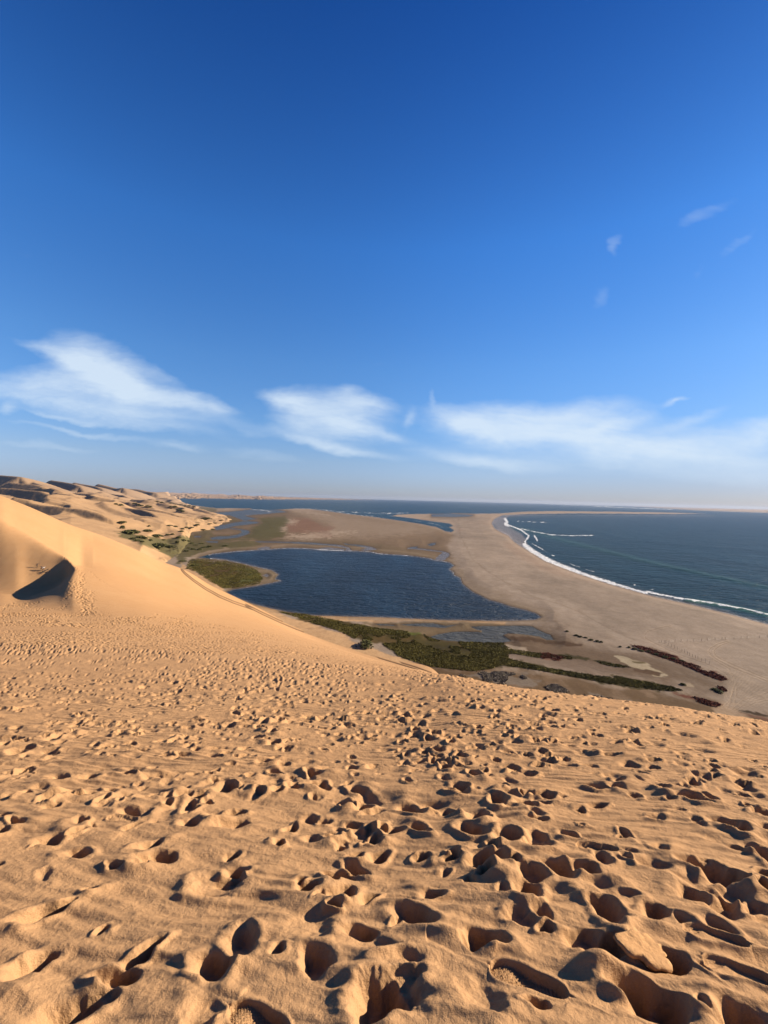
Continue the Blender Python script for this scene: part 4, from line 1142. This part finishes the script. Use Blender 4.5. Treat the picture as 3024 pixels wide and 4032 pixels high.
pts = [(340, 560, 120), (300, 600, 90), (400, 575, 80), (240, 575, 70), (470, 600, 60), (360, 615, 60), (700, 525, 70), (760, 520, 50), (840, 560, 60), (900, 600, 70), (960, 610, 60), (1010, 640, 50), (1060, 660, 70), (1130, 640, 60),
       (1180, 690, 80), (1240, 680, 60), (980, 700, 70), (1030, 720, 60), (1120, 720, 70), (940, 745, 60), (820, 625, 50), (640, 590, 50), (720, 402, 80), (795, 420, 60), (450, 410, 50), (890, 445, 50), (940, 430, 50), (1010, 455, 60),
       (870, 480, 60), (1160, 460, 60), (1250, 380, 60), (1310, 370, 70), (1280, 450, 60), (1400, 330, 50)]
for x, y, w in pts: shrub('G', x, y, w, rs.uniform(1.8, 3.4), 'dark green shrub among many on the vegetated sand below the dunes', 'shrubs on the vegetated sand margin')
for x, y, w in [(20, 128, 45), (80, 138, 60), (270, 118, 60), (320, 140, 50), (360, 140, 40), (430, 165, 60), (470, 170, 40), (740, 165, 50), (790, 180, 60), (850, 205, 70), (890, 222, 50), (560, 85, 60), (620, 100, 50), (680, 95, 60), (740, 110, 60),
                (800, 120, 60), (860, 130, 70), (920, 145, 60), (980, 150, 50), (1040, 160, 50)]:
    shrub('G', x, y, w, rs.uniform(3, 6), 'tiny distant shrub clump on the pale dune shore', 'distant shrubs on the dune shore')
for x, y, w in [(490, 128, 18), (545, 152, 24), (570, 160, 24), (600, 165, 22), (630, 178, 26), (665, 186, 22), (690, 190, 18), (800, 218, 16), (850, 222, 20), (885, 232, 30), (920, 240, 34), (965, 246, 30), (1010, 262, 34), (1065, 280, 36), (1110, 290, 34), (1155, 300, 36)]:
    shrub('E', x, y, w, rs.uniform(.6, 1.0), 'small dark plant tuft in the row along the edge of the beach', 'dark tufts along the inner edge of the beach')
for x, y, w in [(1350, 466, 40), (1380, 480, 50), (1165, 438, 30)]:
    shrub('E', x, y, w, .8, 'reddish brown tuft alone near the end of the red strip', 'tufts beyond the end of the red strip')

# ---- wire fences on the beach
def fence(pts, label, sc_h):
    gr_ = []
    for p in P_('J', pts):
        z_ = zflat(*p); g3 = at(p[0], p[1], float(z_[2][0])); gr_.append((g3[0], g3[1], float(z_[2][0])))
    o = bpy.data.objects.new('wire_fence', None); COL.objects.link(o); o.location = (gr_[0][0], gr_[0][1], 0)
    tag(o, label, 'fence'); r = random.Random(len(pts)); tops = []
    for (x, y, zb_) in gr_:
        h = sc_h*r.uniform(.85, 1.12); lean = Vector((r.uniform(-.08, .08), r.uniform(-.08, .08), 1))*h
        bm = bmesh.new(); q = lean.to_track_quat('Z', 'Y').to_matrix().to_4x4()
        bmesh.ops.create_cone(bm, cap_ends=True, segments=7, radius1=.085, radius2=.065, depth=lean.length + .5, matrix=Matrix.Translation(lean/2) @ q)
        me = bpy.data.meshes.new('post'); bm.to_mesh(me); bm.free()
        c_ = link('post', me, M_WOOD, o); c_.location = (x - o.location.x, y - o.location.y, zb_)
        tops.append((Vector((x - o.location.x, y - o.location.y, zb_)), lean))
    for f in (.35, .62, .9):
        bm = bmesh.new()
        for (p0, l0), (p1, l1) in zip(tops, tops[1:]):
            n = 6; pr = None
            for k in range(n + 1):
                t_ = k/n; c0_ = (p0 + l0*f).lerp(p1 + l1*f, t_) - Vector((0, 0, .12*4*t_*(1 - t_)))
                if pr is not None:
                    dv = c0_ - pr
                    bmesh.ops.create_cone(bm, segments=4, radius1=.012, radius2=.012, depth=dv.length, matrix=Matrix.Translation((c0_ + pr)/2) @ dv.to_track_quat('Z', 'Y').to_matrix().to_4x4())
                pr = c0_
        me = bpy.data.meshes.new('wire'); bm.to_mesh(me); bm.free(); link('wire', me, M_WIRE, o)


fence([(125, 184), (155, 182), (220, 178), (265, 180), (350, 172), (435, 170), (520, 168), (615, 165), (722, 158), (810, 156), (915, 146), (1010, 142), (1063, 140), (1180, 134), (1282, 126), (1365, 122), (1540, 110), (1655, 105)], 'wire fence running across the beach towards the sea', 1.9)
fence([(205, 195), (250, 225), (297, 246), (342, 262), (380, 282), (445, 308), (485, 320), (525, 346), (555, 364), (595, 382), (640, 402), (672, 418), (725, 440), (776, 462), (832, 486)], 'wire fence slanting down the beach beside the red plants', 2.0)

# ---- people on the slip face
SKIN = simple_mat('skin', (0.247, 0.143, 0.090), .6)
CLO = dict(dark=simple_mat('dark_cloth', (.022, .020, .024)), navy=simple_mat('navy_cloth', (.020, .026, .045)), white=simple_mat('white_cloth', (.72, .70, .68)), black=simple_mat('black_cloth', (.015, .014, .014)), hair=simple_mat('dark_hair', (.018, .013, .010)))


def skin_fig(name, chains, mat_, parent, sub=2):
    """chains: lists of (point, radius) sharing their first point with an earlier chain"""
    V, E, RR = [], [], []
    def idx(p, r_):
        for i, q in enumerate(V):
            if (Vector(q) - Vector(p)).length < 1e-4: return i
        V.append(tuple(p)); RR.append(r_); return len(V) - 1
    for ch in chains:
        pr = None
        for p, r_ in ch:
            i = idx(p, r_)
            if pr is not None and pr != i: E.append((pr, i))
            pr = i
    me = bpy.data.meshes.new(name); me.from_pydata(V, E, [])
    o = bpy.data.objects.new(name, me); COL.objects.link(o)
    me.materials.append(mat_)
    o.modifiers.new('skin', 'SKIN'); sv = me.skin_vertices[0].data
    for i, r_ in enumerate(RR): sv[i].radius = (r_, r_)
    sv[0].use_root = True
    if sub: m_ = o.modifiers.new('sub', 'SUBSURF'); m_.levels = m_.render_levels = sub
    dg = bpy.context.evaluated_depsgraph_get(); dg.update()
    nm = bpy.data.meshes.new_from_object(o.evaluated_get(dg)); bpy.data.objects.remove(o, do_unlink=True)
    for pl in nm.polygons: pl.use_smooth = True
    q = bpy.data.objects.new(name, nm); COL.objects.link(q)
    if parent: q.parent = parent
    return q


def person(px, py, rz, pose, top, legs, label, lean=0, sc=1.0):
    h = hit_dune(px, py)
    J = pose
    V3 = lambda k: Vector(J[k])
    mid = lambda a_, b_, t_=.5: V3(a_).lerp(V3(b_), t_)
    pel, neck, head = V3('pelvis'), V3('neck'), V3('head')
    body = [[(pel, .125), (pel.lerp(neck, .45), .12), (pel.lerp(neck, .85), .13), (neck, .055), (neck.lerp(head, .5), .055), (head, .095), (head + (head - neck).normalized()*.09, .07)]]
    for s_ in 'LR':
        sh_ = V3('sh' + s_); body.append([(pel.lerp(neck, .85), .13), (sh_, .06), (V3('el' + s_), .042), (V3('wr' + s_), .03), (V3('wr' + s_) + (V3('wr' + s_) - V3('el' + s_)).normalized()*.16, .022)])
        hp = V3('hip' + s_); body.append([(pel, .125), (hp, .09), (V3('kn' + s_), .062), (V3('an' + s_), .04), (V3('an' + s_) + Vector(J.get('toe', (0, -.17, -.04))), .035)])
    b_ = skin_fig('person', body, SKIN, None)
    b_.location = (h[0], h[1], h[2]); b_.rotation_euler = (lean, 0, rz); b_.scale = (sc,)*3
    tag(b_, label, 'person')
    jk = [[(pel + (neck - pel)*.12, .15), (pel.lerp(neck, .5), .145), (pel.lerp(neck, .86), .155), (neck.lerp(pel, .03), .07)]]
    for s_ in 'LR': jk.append([(pel.lerp(neck, .86), .155), (V3('sh' + s_), .078), (V3('el' + s_), .06), (V3('el' + s_).lerp(V3('wr' + s_), .85), .048)])
    skin_fig('jacket', jk, CLO[top], b_)
    tr_ = [[(pel + (neck - pel)*.16, .14), (pel, .15)]]
    for s_ in 'LR': tr_.append([(pel, .15), (V3('hip' + s_), .108), (V3('kn' + s_), .08), (V3('kn' + s_).lerp(V3('an' + s_), .92), .06)])
    skin_fig('trousers', tr_, CLO[legs], b_)
    up = (head - neck).normalized()
    skin_fig('hair', [[(head + up*.03 + Vector((0, .03, 0)), .103), (head + up*.10 + Vector((0, .02, 0)), .085)]], CLO['hair'], b_)
    return b_


def mk(**k):
    d = dict(pelvis=(0, 0, .92), neck=(0, 0, 1.45), head=(0, 0, 1.62), shL=(-.19, 0, 1.40), shR=(.19, 0, 1.40), elL=(-.27, .02, 1.12), elR=(.27, .02, 1.12), wrL=(-.28, -.05, .86), wrR=(.28, -.05, .86),
             hipL=(-.09, 0, .88), hipR=(.09, 0, .88), knL=(-.12, -.02, .47), knR=(.12, -.02, .47), anL=(-.13, 0, .07), anR=(.13, 0, .07)); d.update(k); return d


run1 = mk(elR=(.42, 0, 1.44), wrR=(.66, 0, 1.60), elL=(-.40, 0, 1.22), wrL=(-.42, -.05, .98), knL=(-.30, -.1, .55), anL=(-.46, 0, .30), knR=(.16, -.1, .46), anR=(.18, 0, .04))
run2 = mk(elL=(-.46, 0, 1.40), wrL=(-.74, 0, 1.40), elR=(.40, 0, 1.20), wrR=(.62, 0, 1.10), knL=(-.26, -.15, .52), anL=(-.42, 0, .10), knR=(.20, -.05, .48), anR=(.30, .1, .10))
sit = mk(pelvis=(0, 0, .14), neck=(0, .12, .66), head=(0, .10, .84), shL=(-.19, .1, .62), shR=(.19, .1, .62), elL=(-.30, .22, .36), elR=(.30, .22, .36), wrL=(-.34, .36, .22), wrR=(.34, .36, .22),
         hipL=(-.1, -.03, .14), hipR=(.1, -.03, .14), knL=(-.20, -.40, .38), knR=(.22, -.42, .36), anL=(-.25, -.70, -.20), anR=(.28, -.74, -.20))
lie = mk(pelvis=(0, 0, .15), neck=(0, -.52, .20), head=(0, -.70, .26), shL=(-.19, -.47, .19), shR=(.19, -.47, .19), elL=(-.30, -.70, .10), elR=(.30, -.70, .10), wrL=(-.20, -.92, .10), wrR=(.20, -.92, .10),
         hipL=(-.09, .04, .14), hipR=(.09, .04, .14), knL=(-.12, .46, .12), knR=(.12, .46, .12), anL=(-.15, .86, .14), anR=(.15, .86, .14), toe=(0, .15, .04))
pp = lambda x, y: ((120 + x*.07233)/1.82278, (2200 + y*.07233)/1.82278)
person(*pp(370, 520), .2, run1, 'dark', 'black', 'leftmost person running down the sand slope with one arm raised')
person(*pp(600, 640), -.1, run2, 'navy', 'dark', 'person in dark clothes with both arms spread on the sand slope')
person(*pp(720, 700), .5, run1, 'white', 'black', 'person in a white top stepping down the sand slope', sc=.95)
person(*pp(690, 800), .6, sit, 'black', 'dark', 'person in black sitting on the sand slope below the others')
person(*pp(900, 640), -.75, lie, 'black', 'black', 'person in black stretched out face down on the sand slope', lean=.55)
person(*pp(985, 710), -.8, lie, 'dark', 'navy', 'rightmost person lying down near the shaded edge of the slope', lean=.55)

# ---- broken slabs of damp sand crust in the foreground
def slab(px, py, lx, ly, th, rot, label, seed, lift=.0):
    h = hit_dune(px, py)
    w_ = window(h[0], h[1], .03); zz = float(ZF[w_].mean()) if w_ is not None else h[2]
    r = np.random.default_rng(seed); n = 40; bm = bmesh.new()
    an = np.linspace(0, 2*np.pi, n, endpoint=False); rad_ = 1 + .16*np.sin(2*an + seed) + .12*np.sin(3*an + 2*seed) + .07*np.sin(7*an + seed) + r.normal(0, .035, n)
    rings = [(0, 1.0), (.35, 1.0), (.7, 1.0), (.92, .98), (1.0, .85), (1.0, .3), (.6, 0)]
    vs = []
    for f, zt in rings:
        ring = []
        for k in range(n):
            x_ = lx*rad_[k]*f*math.cos(an[k]); y_ = ly*rad_[k]*f*math.sin(an[k])
            z_ = th*zt + (.10*th*math.sin(y_*110 + 2*math.sin(x_*20)) + float(fbm(np.array([x_/.05 + seed]), np.array([y_/.04]), 2, seed)[0])*.005 if zt > .9 else r.normal(0, .004))
            ring.append(bm.verts.new((x_, y_, z_)))
        vs.append(ring)
    for i in range(len(vs) - 1):
        for k in range(n):
            try: bm.faces.new((vs[i][k], vs[i][(k + 1) % n], vs[i + 1][(k + 1) % n], vs[i + 1][k]))
            except ValueError: pass
    bm.faces.new(list(reversed(vs[-1])))
    bmesh.ops.remove_doubles(bm, verts=bm.verts, dist=1e-5); bmesh.ops.recalc_face_normals(bm, faces=bm.faces)
    me = bpy.data.meshes.new('sand_slab'); bm.to_mesh(me); bm.free()
    for p_ in me.polygons: p_.use_smooth = True
    o = link('sand_slab', me, mat_dune); o.location = (h[0], h[1], zz + lift); o.rotation_euler = rot
    tag(o, label, 'sand slab')


slab(1388, 2062, .115, .085, .03, (.10, .30, .4), 'broken slab of damp sand crust tilted beside a deep hole in the foreground', 3, .035)


# ------------------------------------------------------------------ air
HZ = True
if HZ:
    bm = bmesh.new(); bmesh.ops.create_cube(bm, size=1)
    me = bpy.data.meshes.new('haze'); 
    for v in bm.verts:
        v.co.x *= 130000; v.co.y = v.co.y*46000 + 18500; v.co.z = -4.0 if v.co.z < 0 else 215.0
    bm.to_mesh(me); bm.free()
    hm_ = bpy.data.materials.new('haze_air'); hm_.use_nodes = True; ht = hm_.node_tree; ht.nodes.clear()
    pv = ht.nodes.new('ShaderNodeVolumePrincipled'); pv.inputs['Density'].default_value = 0.000017
    pv.inputs['Color'].default_value = (.34, .41, .56, 1); pv.inputs['Anisotropy'].default_value = .2
    ho = ht.nodes.new('ShaderNodeOutputMaterial'); ht.links.new(pv.outputs[0], ho.inputs['Volume'])
    o = link('haze', me, hm_); tag(o, 'thin blue haze over the far shore', kind='stuff')
